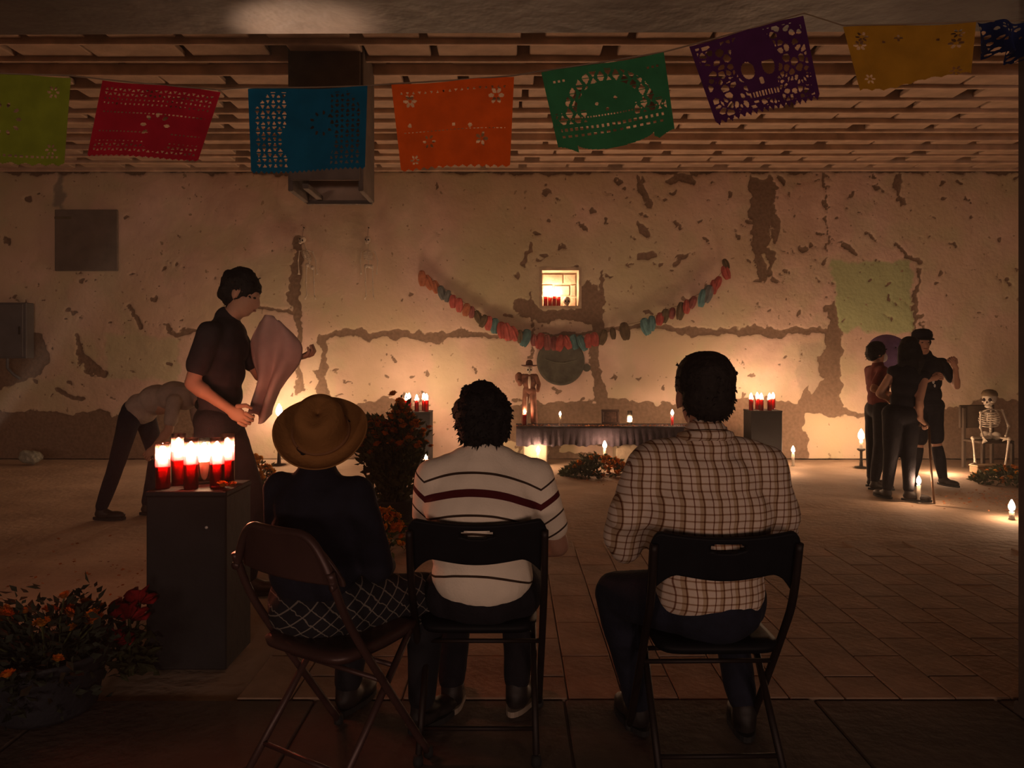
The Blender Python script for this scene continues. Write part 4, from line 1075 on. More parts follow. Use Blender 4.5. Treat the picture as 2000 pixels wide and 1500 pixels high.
def hand(ex, mb, wrist, dirv, palm_n, s=1.0, curl=0.5, side=1):
    """Palm melts into the arm; five fingers rooted in it. palm_n: the way the palm faces."""
    w = V3(wrist); d = V3(dirv).normalized(); n = V3(palm_n); n = (n - d * n.dot(d)).normalized(); t = d.cross(n) * side
    R = Matrix((t, n, d)).transposed()
    mb.ell(w + d * 0.045 * s, (0.040 * s, 0.016 * s, 0.052 * s), R); mb.cone(w - d * 0.02 * s, w + d * 0.02 * s, 0.027 * s, 0.026 * s)
    for k, (off, L) in enumerate(((-0.029, 0.062), (-0.010, 0.074), (0.010, 0.070), (0.028, 0.055))):
        p = w + d * 0.078 * s + t * off * s; pts = [p]; dd = d.copy(); seg = L / 3 * s
        for j in range(3):
            a = curl * (0.5 + 0.35 * j); dd = (d * math.cos(a * (j + 1)) + n * math.sin(a * (j + 1))).normalized(); p = p + dd * seg * 1.1; pts.append(p)
        ex.chain(pts, [0.0092 * s, 0.0088 * s, 0.008 * s, 0.0068 * s])
    p = w + d * 0.028 * s - t * 0.034 * s; q = p - t * 0.022 * s + d * 0.026 * s + n * 0.016 * s; r_ = q + d * 0.026 * s + n * 0.018 * s * (0.5 + curl)
    ex.chain([p, q, r_], [0.0125 * s, 0.0105 * s, 0.008 * s])
def shoe(parent, ankle, toe, mat, s=1.0, sole=None):
    a = V3(ankle); f = V3(toe).normalized(); f.z = 0; f.normalize(); R = frame(f)
    g = V3((a.x, a.y, 0.0))
    mb = MB(); mb.ell(g + f * 0.02 * s + V3((0, 0, 0.045 * s)), (0.043 * s, 0.075 * s, 0.045 * s), R); mb.ell(g + f * 0.115 * s + V3((0, 0, 0.035 * s)), (0.046 * s, 0.085 * s, 0.034 * s), R); mb.cone(g + V3((0, 0, 0.04 * s)), g + V3((0, 0, 0.09 * s)), 0.042 * s, 0.042 * s)
    v, fs = blob(mb, 0.011, 2)
    v[:, 2] = np.maximum(v[:, 2], 0.012)
    o = MB().add([tuple(p) for p in (v - np.array(parent.location)).tolist()], fs).build('shoe', mat, parent, True)
    sm = MB(); n = 24; vs = []
    for z in (0.0, 0.02 * s):
        for k in range(n):
            an = 2 * PI * k / n; y = math.sin(an); vs.append(g + R @ V3((math.cos(an) * (0.045 if y < 0 else 0.05) * s, 0.068 * s + y * 0.135 * s, 0)) + V3((0, 0, z)) - parent.location)
    sm.add(vs, [(k, (k + 1) % n, n + (k + 1) % n, n + k) for k in range(n)] + [tuple(range(n))[::-1], tuple(range(n, 2 * n))])
    sm.build('sole', sole or m_foot, o)
    return o
def person(label, origin, J, mats, s=1.0, sleeve='short', legs='long', torso=None, torso_r=None, hair=None, wr=0.0035, curl=0.5, voxel=0.012, facing=(0, 1, 0), hands=True, arm_r=1.0, shirt_extra=None, trouser_extra=None, thigh_r=1.0, group=None, head_s=1.0, shirt_name='shirt'):
    """A clothed figure. J: joints in room coordinates. Body one skin; shirt, trousers, shoes and hair its children."""
    t = thing('person', label, 'person', origin, 0, group)
    O = V3(origin)
    j = {k: V3(v) - O for k, v in J.items()}
    side = (j['shR'] - j['shL']).normalized(); up = (j['neck'] - j['pelvis']).normalized(); f = up.cross(side).normalized()
    RT = Matrix((side, f, up)).transposed()
    HR = frame(facing)
    body = MB(); ex = MB()
    head_prims(body, j['head'], HR, s * head_s); head_extra(ex, j['head'], HR, s * head_s)
    body.chain([j['neck'] - up * 0.04, j['neck'], j['head'] - V3((0, 0, 0.05 * s))], [0.050 * s, 0.052 * s, 0.052 * s])
    mid = j['pelvis'].lerp(j['neck'], 0.45); ch = j['pelvis'].lerp(j['neck'], 0.75)
    body.ell(ch, (0.11 * s, 0.07 * s, 0.10 * s), RT); body.ell(mid, (0.12 * s, 0.085 * s, 0.14 * s), RT); body.ell(j['pelvis'], (0.13 * s, 0.09 * s, 0.10 * s), RT)
    body.cone(j['shL'], j['shR'], 0.036 * s, 0.036 * s)
    for L in 'LR':
        a = arm_r
        body.chain([j['sh' + L], j['el' + L], j['wr' + L]], [0.043 * s * a, 0.037 * s * a, 0.026 * s])
        el = j['el' + L]; m1 = el.lerp(j['wr' + L], 0.3); body.cone(el, m1, 0.037 * s * a, 0.040 * s * a)
        body.chain([j['hip' + L], j['kn' + L], j['an' + L]], [0.066 * s, 0.050 * s, 0.036 * s]); body.cone(j['kn' + L], j['kn' + L].lerp(j['an' + L], 0.35), 0.048 * s, 0.053 * s)
        if hands:
            d = j.get('hd' + L + 'dir'); d = (V3(J['hd' + L]) - O - j['wr' + L]) if ('hd' + L) in J else (j['wr' + L] - j['el' + L])
            pn = V3(J['pn' + L]) if ('pn' + L) in J else side * (1 if L == 'L' else -1)
            hand(ex, body, j['wr' + L], d, pn, s, curl, 1 if L == 'L' else -1)
    melt('body', body, mats['skin'], t, voxel, 3, extra=ex, extra_mats=(EYE, LIP))
    sh = MB()
    if torso is None:
        tr = torso_r or 1.0
        for u, rx, ry, rz in ((0.0, 0.150, 0.108, 0.10), (0.22, 0.145, 0.106, 0.12), (0.48, 0.152, 0.112, 0.13), (0.72, 0.168, 0.115, 0.13), (0.86, 0.150, 0.100, 0.09)):
            sh.ell(j['pelvis'].lerp(j['neck'], u), (rx * s * tr, ry * s * tr, rz * s), RT)
    else:
        for c, r in torso: sh.ell(V3(c) - O, r, RT if len(r) == 3 else None)
    sh.cone(j['shL'], j['shR'], 0.060 * s, 0.060 * s); sh.cone(ch, j['neck'] + up * 0.01, 0.09 * s, 0.066 * s)
    if sleeve != 'none':
        for L in 'LR':
            a, b, c = j['sh' + L], j['el' + L], j['wr' + L]; q = arm_r
            if sleeve == 'short': sh.cone(a, a.lerp(b, 0.66), 0.060 * s * q, 0.056 * s * q)
            else: sh.chain([a, b, b.lerp(c, 0.9)], [0.062 * s * q, 0.054 * s * q, 0.040 * s * q])
    if torso is not None: sh.ell(j['neck'] - up * 0.03, (0.10 * s, 0.082 * s, 0.052 * s), RT)
    if shirt_extra: shirt_extra(sh, O)
    melt(shirt_name, sh, mats['shirt'], t, voxel, 4, wr, 11.0, len(label))
    tr_ = MB(); tr_.ell(j['pelvis'] - up * 0.02, (0.158 * s, 0.118 * s, 0.105 * s), RT)
    for L in 'LR':
        h, k, a = j['hip' + L], j['kn' + L], j['an' + L]
        tr_.cone(j['pelvis'], h, 0.09 * s, 0.088 * s * thigh_r)
        if legs == 'long': tr_.chain([h, k, k.lerp(a, 0.95)], [0.088 * s * thigh_r, 0.066 * s * thigh_r, 0.052 * s])
        else: tr_.cone(h, h.lerp(k, 0.95), 0.090 * s, 0.080 * s)
    if trouser_extra: trouser_extra(tr_, O)
    melt('trousers' if legs == 'long' else 'shorts', tr_, mats['pants'], t, voxel, 4, wr, 9.0, len(label) + 3)
    for L in 'LR':
        if ('toe' + L) in J: shoe(t, J['an' + L], J['toe' + L], mats['shoe'], s, mats.get('sole'))
    if hair: hair(t, j['head'], HR, s * head_s)
    return t
def hair_short(vol=1.0, fuzz=0, fz=0.03, mat=None, noise=0.010, sides=1.0, nape=1.0):
    def fn(t, c, R, s):
        mb = MB(); A = lambda x, y, z: c + R @ V3((x, y, z)) * s
        mb.ell(A(0, -0.016, 0.042), (0.084 * s * vol, 0.100 * s * vol, 0.084 * s * vol), R); mb.ell(A(0, -0.050, -0.005), (0.078 * s * vol * (0.5 + 0.5 * nape), 0.062 * s * vol, 0.085 * s * nape), R)
        for k in (-1, 1): mb.ell(A(k * 0.062, -0.012 - 0.02 * (1 - sides), 0.005 + 0.02 * (1 - sides)), (0.024 * s * vol * sides, 0.05 * s * sides, 0.055 * s * sides), R)
        v, fs = blob(mb, 0.010, 2, noise, 28.0, 4)
        out = MB(); out.v = [tuple(p) for p in v.tolist()]; out.f = fs; out.mi = [0] * len(fs)
        rr = random.Random(3)
        for k in range(fuzz):
            p = V3(out.v[rr.randrange(len(v))]); d = (p - c).normalized(); d = (d + V3((rr.gauss(0, .5), rr.gauss(0, .5), rr.gauss(-0.1, .5)))).normalized(); q = d.orthogonal().normalized() * 0.006
            L = fz * rr.uniform(0.5, 1.2); out.add([p - d * 0.01 - q, p - d * 0.01 + q, p + d * L * 0.6 + q * 0.7 + V3((0, 0, -0.003)), p + d * L + V3((0, 0, -0.008))], [(0, 1, 2), (0, 2, 3)])
        out.build('hair', mat or HAIR, t, True)
    return fn
def hair_long(length=0.34, mat=None):
    def fn(t, c, R, s):
        mb = MB(); A = lambda x, y, z: c + R @ V3((x, y, z)) * s
        mb.ell(A(0, -0.016, 0.040), (0.088 * s, 0.102 * s, 0.088 * s), R); mb.ell(A(0, -0.060, -0.02), (0.086 * s, 0.062 * s, 0.10 * s), R)
        for k in (-1, 0, 1): mb.chain([A(k * 0.055, -0.055, 0.0), A(k * 0.075, -0.085, -length * 0.5), A(k * 0.06, -0.075, -length)], [0.05 * s, 0.045 * s, 0.025 * s])
        v, fs = blob(mb, 0.011, 3, 0.006, 24.0, 4); MB().add([tuple(p) for p in v.tolist()], fs).build('hair', mat or HAIR, t, True)
    return fn

# ---- cloth patterns printed on the shirts
def striped_cloth(xc):
    m = M('striped_polo', (0.84, 0.74, 0.60), 0.9, 0.06, 10, 0.15, 120, spec=0.1)
    nt = m.node_tree; N = nt.nodes; L = nt.links; b = N['Principled BSDF']; base = b.inputs['Base Color'].links[0].from_socket
    tc = [n for n in N if n.type == 'TEX_COORD'][0]; sp = N.new('ShaderNodeSeparateXYZ'); L.new(tc.outputs['Object'], sp.inputs[0])
    def mth(op, a, b_=None, c=None):
        n = N.new('ShaderNodeMath'); n.operation = op
        for k, v in enumerate((a, b_, c)):
            if v is None: continue
            if isinstance(v, (int, float)): n.inputs[k].default_value = v
            else: L.new(v, n.inputs[k])
        return n.outputs[0]
    dx = mth('SUBTRACT', sp.outputs[0], xc); d = mth('ABSOLUTE', dx); dm = mth('MINIMUM', d, 0.195)
    drop = mth('SUBTRACT', mth('MULTIPLY', mth('MULTIPLY', dm, dm), 1.25), mth('MULTIPLY', mth('MAXIMUM', mth('SUBTRACT', d, 0.195), 0.0), 0.75))
    drop = mth('ADD', drop, mth('MULTIPLY', dx, 0.07))
    z = mth('ADD', sp.outputs[2], drop)
    def band(z0, w): return mth('LESS_THAN', mth('ABSOLUTE', mth('SUBTRACT', z, z0)), w)
    col = base
    for z0, w, c in ((0.923, 0.0038, (0.05, 0.03, 0.02)), (0.862, 0.0115, (0.085, 0.012, 0.014)), (0.795, 0.0038, (0.05, 0.03, 0.02)), (0.735, 0.004, (0.05, 0.03, 0.02)), (0.60, 0.0038, (0.05, 0.03, 0.02))):
        mx = N.new('ShaderNodeMix'); mx.data_type = 'RGBA'; L.new(band(z0, w), mx.inputs[0]); L.new(col, mx.inputs[6]); mx.inputs[7].default_value = c + (1,); col = mx.outputs[2]
    L.new(col, b.inputs['Base Color'])
    return m
def plaid_cloth():
    m = M('plaid_cloth', (0.66, 0.54, 0.44), 0.9, 0.08, 10, 0.15, 120, spec=0.1)
    nt = m.node_tree; N = nt.nodes; L = nt.links; b = N['Principled BSDF']; base = b.inputs['Base Color'].links[0].from_socket
    tc = [n for n in N if n.type == 'TEX_COORD'][0]; sp = N.new('ShaderNodeSeparateXYZ'); L.new(tc.outputs['Object'], sp.inputs[0])
    nz = N.new('ShaderNodeTexNoise'); nz.inputs['Scale'].default_value = 5; L.new(tc.outputs['Object'], nz.inputs['Vector'])
    def mth(op, a, b_=None, c=None):
        n = N.new('ShaderNodeMath'); n.operation = op
        for k, v in enumerate((a, b_, c)):
            if v is None: continue
            if isinstance(v, (int, float)): n.inputs[k].default_value = v
            else: L.new(v, n.inputs[k])
        return n.outputs[0]
    ax = mth('MULTIPLY_ADD', sp.outputs[1], 0.3, sp.outputs[0])
    x = mth('MULTIPLY_ADD', nz.outputs[0], 0.005, ax); z = mth('MULTIPLY_ADD', nz.outputs[0], 0.005, sp.outputs[2])
    def per(c, p, o, lo, hi):
        f = mth('FRACT', mth('ADD', mth('DIVIDE', c, p), o)); return mth('MULTIPLY', mth('GREATER_THAN', f, lo), mth('LESS_THAN', f, hi))
    col = base
    for msk, c, t in ((per(x, 0.052, 0.0, 0.30, 0.60), (0.62, 0.52, 0.38), 0.85), (per(z, 0.0225, 0.3, 0.2, 0.5), (0.75, 0.66, 0.56), 0.75), (per(x, 0.026, 0.0, 0.0, 0.13), (0.36, 0.22, 0.18), 1.0), (per(z, 0.0225, 0.0, 0.0, 0.12), (0.50, 0.36, 0.30), 1.0)):
        mx = N.new('ShaderNodeMix'); mx.data_type = 'RGBA'; mx.blend_type = 'MULTIPLY'; L.new(mth('MULTIPLY', msk, t), mx.inputs[0]); L.new(col, mx.inputs[6]); mx.inputs[7].default_value = c + (1,); col = mx.outputs[2]
    L.new(col, b.inputs['Base Color'])
    return m
def lattice_cloth():
    """Dark cloth printed with a pale diamond trellis."""
    m = M('trellis_print', (0.012, 0.012, 0.016), 0.9, 0.2, 10)
    nt = m.node_tree; N = nt.nodes; L = nt.links; b = N['Principled BSDF']; base = b.inputs['Base Color'].links[0].from_socket
    tc = [n for n in N if n.type == 'TEX_COORD'][0]; sp = N.new('ShaderNodeSeparateXYZ'); L.new(tc.outputs['Object'], sp.inputs[0])
    nz = N.new('ShaderNodeTexNoise'); nz.inputs['Scale'].default_value = 40; L.new(tc.outputs['Object'], nz.inputs['Vector'])
    def mth(op, a, b_=None, c=None):
        n = N.new('ShaderNodeMath'); n.operation = op
        for k, v in enumerate((a, b_, c)):
            if v is None: continue
            if isinstance(v, (int, float)): n.inputs[k].default_value = v
            else: L.new(v, n.inputs[k])
        return n.outputs[0]
    x = mth('ADD', mth('MULTIPLY_ADD', nz.outputs[0], 0.014, sp.outputs[0]), mth('MULTIPLY', sp.outputs[1], 0.6)); z = mth('MULTIPLY_ADD', nz.outputs[0], 0.014, sp.outputs[2])
    s1 = mth('LESS_THAN', mth('FRACT', mth('DIVIDE', mth('ADD', x, mth('MULTIPLY', z, 1.3)), 0.062)), 0.10); s2 = mth('LESS_THAN', mth('FRACT', mth('DIVIDE', mth('SUBTRACT', x, mth('MULTIPLY', z, 1.3)), 0.062)), 0.10)
    mx = N.new('ShaderNodeMix'); mx.data_type = 'RGBA'; L.new(mth('MULTIPLY', mth('MAXIMUM', s1, s2), mth('MULTIPLY', mth('GREATER_THAN', sp.outputs[2], 0.37), 0.28)), mx.inputs[0]); L.new(base, mx.inputs[6]); mx.inputs[7].default_value = (0.55, 0.48, 0.38, 1)
    L.new(mx.outputs[2], b.inputs['Base Color'])
    return m

m_jean = M('dark_denim', (0.010, 0.012, 0.024), 0.9, 0.25, 25, 0.2)
m_blackcloth = M('black_cloth', (0.010, 0.009, 0.013), 0.9, 0.25, 25, 0.2)
m_navy = M('navy_cloth', (0.008, 0.009, 0.018), 0.9, 0.25, 20, 0.2)
m_shoe = M('dark_shoe', (0.025, 0.020, 0.018), 0.55); m_soleL = M('pale_sole', (0.32, 0.26, 0.20), 0.7)

# ---- man in the plaid shirt (right)
cxm = 0.615; oy_ = 2.46
J = dict(pelvis=(cxm + 0.01, 2.42, 0.53), neck=(cxm + 0.0, 2.44, 1.045), head=(cxm + 0.005, 2.475, 1.185), shL=(cxm - 0.185, 2.44, 0.965), elL=(cxm - 0.262, 2.50, 0.72), wrL=(cxm - 0.16, 2.74, 0.66),
         shR=(cxm + 0.19, 2.44, 0.965), elR=(cxm + 0.255, 2.50, 0.73), wrR=(cxm + 0.15, 2.74, 0.67), hipL=(cxm - 0.10, 2.47, 0.52), knL=(cxm - 0.255, 2.66, 0.49), anL=(cxm - 0.17, 2.70, 0.09),
         hipR=(cxm + 0.10, 2.47, 0.52), knR=(cxm + 0.17, 2.86, 0.50), anR=(cxm + 0.19, 2.66, 0.09), toeL=(-0.2, 1, 0), toeR=(0.15, 1, 0))
tors = [((cxm + 0.01, 2.42, 0.58), (0.175, 0.125, 0.13)), ((cxm + 0.01, 2.42, 0.70), (0.20, 0.13, 0.14)), ((cxm, 2.43, 0.82), (0.215, 0.125, 0.13)), ((cxm, 2.44, 0.92), (0.205, 0.11, 0.10))]
def plaid_extra(sh, O):
    for s in (-1, 1):
        sh.cone(V3((cxm + s * 0.15, 2.44, 0.975)) - O, V3((cxm + s * 0.235, 2.46, 0.80)) - O, 0.072, 0.072)      # loose sleeves and yoke
        sh.cone(V3((cxm + s * 0.235, 2.46, 0.82)) - O, V3((cxm + s * 0.245, 2.50, 0.69)) - O, 0.066, 0.058)
    sh.cone(V3((cxm - 0.12, 2.44, 0.995)) - O, V3((cxm + 0.12, 2.44, 0.995)) - O, 0.058, 0.058)
MAN_C = person('man in a brown plaid shirt sitting with his back turned, on the right chair', (cxm, oy_, 0), J, dict(skin=SKIN, shirt=plaid_cloth(), pants=m_jean, shoe=m_shoe), sleeve='long', torso=tors, shirt_extra=plaid_extra,
               hair=hair_short(1.05, 320, 0.008, noise=0.005, sides=0.6, nape=0.86, mat=HAIR2), thigh_r=1.15, head_s=1.10, wr=0.0065, arm_r=1.1, group='people sitting in the front row')
MB().tube([V3((0.074 * math.cos(a), 0.012 + 0.072 * math.sin(a), 1.052 + 0.014 * math.sin(a) * -1 + 0.0)) for a in [2 * PI * k / 28 for k in range(28)]], 0.018, 8, True).build('collar', bpy.data.materials['plaid_cloth'], MAN_C, True).location = (0.0, -0.03, 0.0)

# ---- person in the striped shirt (middle)
bx = -0.098
J = dict(pelvis=(bx + 0.0, 2.60, 0.52), neck=(bx - 0.005, 2.62, 0.97), head=(bx - 0.004, 2.655, 1.078), shL=(bx - 0.165, 2.62, 0.895), elL=(bx - 0.20, 2.72, 0.66), wrL=(bx - 0.10, 2.92, 0.60),
         shR=(bx + 0.175, 2.62, 0.895), elR=(bx + 0.255, 2.66, 0.655), wrR=(bx + 0.10, 2.90, 0.60), hipL=(bx - 0.10, 2.64, 0.50), knL=(bx - 0.12, 3.02, 0.50), anL=(bx - 0.125, 2.86, 0.09),
         hipR=(bx + 0.10, 2.64, 0.50), knR=(bx + 0.14, 3.02, 0.50), anR=(bx + 0.115, 2.84, 0.09), toeL=(-0.05, 1, 0), toeR=(0.35, 1, 0))
tors = [((bx, 2.585, 0.57), (0.175, 0.125, 0.12)), ((bx, 2.575, 0.68), (0.185, 0.125, 0.13)), ((bx - 0.005, 2.585, 0.78), (0.195, 0.12, 0.12)), ((bx, 2.62, 0.86), (0.195, 0.11, 0.10))]
def polo_extra(sh, O):
    sh.cone(V3((bx - 0.12, 2.62, 0.915)) - O, V3((bx + 0.12, 2.62, 0.915)) - O, 0.062, 0.062); sh.cone(V3((bx - 0.06, 2.62, 0.95)) - O, V3((bx + 0.06, 2.62, 0.95)) - O, 0.056, 0.056); sh.ell(V3((bx, 2.62, 0.985)) - O, (0.072, 0.07, 0.045))
    sh.cone(V3((bx + 0.17, 2.62, 0.87)) - O, V3((bx + 0.235, 2.65, 0.725)) - O, 0.066, 0.058)
MAN_B = person('person in a cream striped shirt sitting with back turned, on the middle chair', (bx, 2.62, 0), J, dict(skin=SKIN, shirt=striped_cloth(0.0), pants=m_blackcloth, shoe=m_shoe, sole=m_soleL), torso=tors, shirt_extra=polo_extra,
               hair=hair_short(1.12, 700, 0.012, noise=0.013), thigh_r=1.2, wr=0.0045, arm_r=1.12, head_s=1.03, group='people sitting in the front row')

# ---- lady in the felt hat (left)
lx = -0.642
fw = V3((0.35, 0.94, 0)); rt = V3((0.94, -0.35, 0))
def LP(r, f, z): 
    q = V3((lx, 2.53, 0)) + rt * r + fw * f; q.z = z; return q
J = dict(pelvis=LP(0, -0.03, 0.50), neck=LP(0, 0.0, 0.93), head=LP(-0.008, 0.04, 1.04), shL=LP(-0.145, 0, 0.865), elL=LP(-0.18, 0.05, 0.64), wrL=LP(-0.10, 0.24, 0.58),
         shR=LP(0.15, 0, 0.865), elR=LP(0.205, 0.04, 0.625), wrR=LP(0.12, 0.24, 0.57), hipL=LP(-0.09, 0.02, 0.49), knL=LP(-0.04, 0.36, 0.47), anL=LP(-0.08, 0.30, 0.09),
         hipR=LP(0.10, 0.02, 0.49), knR=LP(0.26, 0.28, 0.47), anR=LP(0.24, 0.28, 0.09), toeL=(0.35, 1, 0), toeR=(0.6, 0.9, 0))
tors = [(LP(0, -0.02, 0.60), (0.155, 0.12, 0.12)), (LP(0, -0.01, 0.72), (0.158, 0.12, 0.13)), (LP(0, 0, 0.82), (0.165, 0.11, 0.10))]
m_lat = lattice_cloth()
LADY = person('lady in a brown felt hat and navy top sitting with her back turned', (lx, 2.53, 0), J, dict(skin=SKIN, shirt=m_navy, pants=m_lat, shoe=m_shoe), sleeve='long', torso=tors, facing=(0.2, 1, 0.0), thigh_r=1.2,
              hair=hair_short(1.0, 60, 0.02), s=0.98, group='people sitting in the front row')
m_felt = M('brown_felt', (0.27, 0.125, 0.040), 0.9, 0.15, 8, 0.2, 60, spec=0.15)
hatc = V3(J['head']) - V3((lx, 2.53, 0)) + V3((0.005, -0.028, 0.012))
HM = Matrix.Translation(hatc) @ Matrix.Rotation(math.radians(46), 4, 'X') @ Matrix.Rotation(math.radians(3), 4, 'Y')
mb = MB(); n = 48; vs = []; fs = []
prof = [(0.146, 0.012), (0.143, 0.009), (0.125, 0.0), (0.104, -0.004), (0.092, 0.004), (0.088, 0.035), (0.084, 0.075), (0.072, 0.104), (0.05, 0.114), (0.02, 0.110), (0.001, 0.108)]
for k, (r, z) in enumerate(prof):
    for i in range(n):
        a = 2 * PI * i / n; lift = 0.022 * abs(math.cos(a)) ** 3 * max(0, (r - 0.1) / 0.046); dent = -0.018 * math.exp(-(math.cos(a) * r / 0.03) ** 2) * (1 if k >= 8 else 0)
        vs.append(HM @ V3((r * math.cos(a) * (1.03 if r > 0.1 else 0.96), r * math.sin(a) * (1.05 if r < 0.1 else 1.03), (z * 1.1) + lift + dent)))
for k in range(len(prof) - 1):
    for i in range(n): fs.append((k * n + i, k * n + (i + 1) % n, (k + 1) * n + (i + 1) % n, (k + 1) * n + i))
o = MB().add(vs, fs).build('hat', m_felt, LADY, True); so = o.modifiers.new('t', 'SOLIDIFY'); so.thickness = 0.004
MB().tube([HM @ V3((0.0905 * math.cos(2 * PI * k / 40), 0.094 * math.sin(2 * PI * k / 40), 0.014)) for k in range(40)], 0.006, 6, True).build('hat_band', M('hat_band', (0.22, 0.10, 0.04), 0.85), o, True)

# ---- the three standing at the right
m_red = M('rust_cloth', (0.15, 0.035, 0.03), 0.9, 0.25, 15, 0.2)
m_olive = M('olive_cloth', (0.05, 0.05, 0.02), 0.9, 0.25, 15)
GT = 'people standing at the right'
x1 = 3.61; y1 = 7.62
J = dict(pelvis=(x1 + 0.02, y1, 0.80), neck=(x1 + 0.02, y1, 1.205), head=(x1 + 0.01, y1, 1.335), shL=(x1 + 0.01, y1 + 0.15, 1.16), elL=(x1 + 0.06, y1 + 0.22, 0.96), wrL=(x1 + 0.24, y1 + 0.12, 1.02),
         shR=(x1 + 0.0, y1 - 0.15, 1.16), elR=(x1 - 0.12, y1 - 0.20, 0.99), wrR=(x1 + 0.08, y1 - 0.18, 0.93), hipL=(x1 + 0.02, y1 + 0.08, 0.78), knL=(x1 + 0.02, y1 + 0.10, 0.43), anL=(x1 + 0.0, y1 + 0.10, 0.09),
         hipR=(x1 + 0.02, y1 - 0.08, 0.78), knR=(x1 + 0.0, y1 - 0.10, 0.43), anR=(x1 - 0.06, y1 - 0.10, 0.09), toeL=(1, 0.2, 0), toeR=(1, -0.25, 0))
P1 = person('person in a rust red top facing right, leftmost of the standing trio', (x1, y1, 0), J, dict(skin=SKIN, shirt=m_red, pants=m_blackcloth, shoe=m_shoe), s=0.90, facing=(1, 0.05, -0.1), hair=hair_short(1.08, 80, 0.02), thigh_r=1.15, group=GT, curl=0.8)
hp = V3(J['head']) - V3((x1, y1, 0))
mk = MB().ell(hp + V3((0.068, 0, -0.040)), (0.030, 0.056, 0.048), None, 16, 10)
mk.build('face_mask', M('white_mask', (0.75, 0.72, 0.70), 0.9), P1, True)
x2 = 3.565; y2 = 7.02
J = dict(pelvis=(x2 - 0.0, y2, 0.80), neck=(x2 + 0.075, y2 + 0.02, 1.24), head=(x2 + 0.095, y2 + 0.06, 1.375), shL=(x2 - 0.06, y2 + 0.04, 1.165), elL=(x2 - 0.16, y2 + 0.10, 0.96), wrL=(x2 + 0.0, y2 + 0.26, 0.90),
         shR=(x2 + 0.19, y2 - 0.03, 1.13), elR=(x2 + 0.105, y2 - 0.10, 0.90), wrR=(x2 + 0.125, y2 - 0.08, 0.735), hdR=(x2 + 0.20, y2 - 0.07, 0.66), pnR=(0.3, 0.2, -1), hipL=(x2 - 0.09, y2, 0.78), knL=(x2 - 0.09, y2 + 0.02, 0.44), anL=(x2 - 0.11, y2 + 0.05, 0.09),
         hipR=(x2 + 0.08, y2, 0.78), knR=(x2 + 0.06, y2 + 0.0, 0.44), anR=(x2 + 0.03, y2 - 0.06, 0.09), toeL=(-0.2, 1, 0), toeR=(0.9, -0.5, 0))
P2 = person('long haired person in black sleeveless top leaning on a cane, nearest of the trio', (x2, y2, 0), J, dict(skin=SKIN2, shirt=m_blackcloth, pants=m_blackcloth, shoe=m_shoe), s=0.93, sleeve='none', facing=(0.35, 1, -0.1), hair=hair_long(0.26), thigh_r=1.12, group=GT, curl=1.0, torso_r=0.88)
cane = thing('cane', 'thin dark walking cane held by the long haired person', 'cane', (x2 + 0.185, y2 - 0.075, 0.70))
tip = V3((P(1825, 0, 6.8).x, 6.8, 0.0)) - cane.location
MB().tube([V3((0.02, 0.0, -0.03)), tip * 0.5, tip], [0.011, 0.010, 0.009], 8).build('shaft', M('cane_wood', (0.10, 0.05, 0.025), 0.5), cane, True)
MB().tube(smooth_path([(-0.075, 0.0, -0.025), (-0.055, 0, 0.012), (-0.02, 0, 0.018), (0.02, 0, -0.03)]), 0.012, 8).build('handle', M('cane_grip', (0.05, 0.03, 0.02), 0.5), cane, True)
x3 = 4.245; y3 = 7.85
J = dict(pelvis=(x3 + 0.0, y3, 0.82), neck=(x3 - 0.03, y3 - 0.02, 1.31), head=(x3 - 0.075, y3 - 0.05, 1.455), shR=(x3 - 0.185, y3, 1.245), elR=(x3 - 0.26, y3 - 0.08, 0.99), wrR=(x3 - 0.10, y3 - 0.26, 1.08),
         shL=(x3 + 0.15, y3, 1.235), elL=(x3 + 0.265, y3 - 0.06, 1.00), wrL=(x3 + 0.16, y3 - 0.22, 1.20), hdL=(x3 + 0.10, y3 - 0.25, 1.28), pnL=(0, 1, 0), hipR=(x3 - 0.09, y3, 0.80), knR=(x3 - 0.10, y3 - 0.04, 0.45), anR=(x3 - 0.14, y3 + 0.02, 0.09),
         hipL=(x3 + 0.08, y3, 0.80), knL=(x3 + 0.07, y3 - 0.03, 0.46), anL=(x3 + 0.13, y3 - 0.05, 0.09), toeR=(-0.2, -1, 0), toeL=(0.35, -1, 0))
P3 = person('man in a black T-shirt and shorts facing the camera, rightmost of the trio', (x3, y3, 0), J, dict(skin=SKIN, shirt=m_blackcloth, pants=m_blackcloth, shoe=m_shoe), s=0.95, legs='short', facing=(-0.15, -1, -0.12), hair=hair_short(1.02, 0), group=GT, curl=0.9, torso_r=1.08, thigh_r=1.1)
hp = V3(J['head']) - V3((x3, y3, 0)); HR3 = frame((-0.15, -1, -0.12))
mb = MB().lathe([(0.092, 0.0), (0.096, 0.03), (0.088, 0.065), (0.06, 0.09), (0.02, 0.098)], n=24, m=Matrix.Translation(hp + V3((0, 0.01, 0.035))), sy=1.12)
cp = mb.build('cap', m_blackcloth, P3, True)
vs = [hp + HR3 @ V3((0.085 * math.sin(a), 0.07 + r * math.cos(a), 0.042 - r * 0.12)) for r in (0.0, 0.07) for a in [-1.2 + 2.4 * k / 12 for k in range(13)]]
o = MB().add(vs, [(k, k + 1, 14 + k, 13 + k) for k in range(12)]).build('peak', m_blackcloth, cp, True); so = o.modifiers.new('t', 'SOLIDIFY'); so.thickness = 0.006
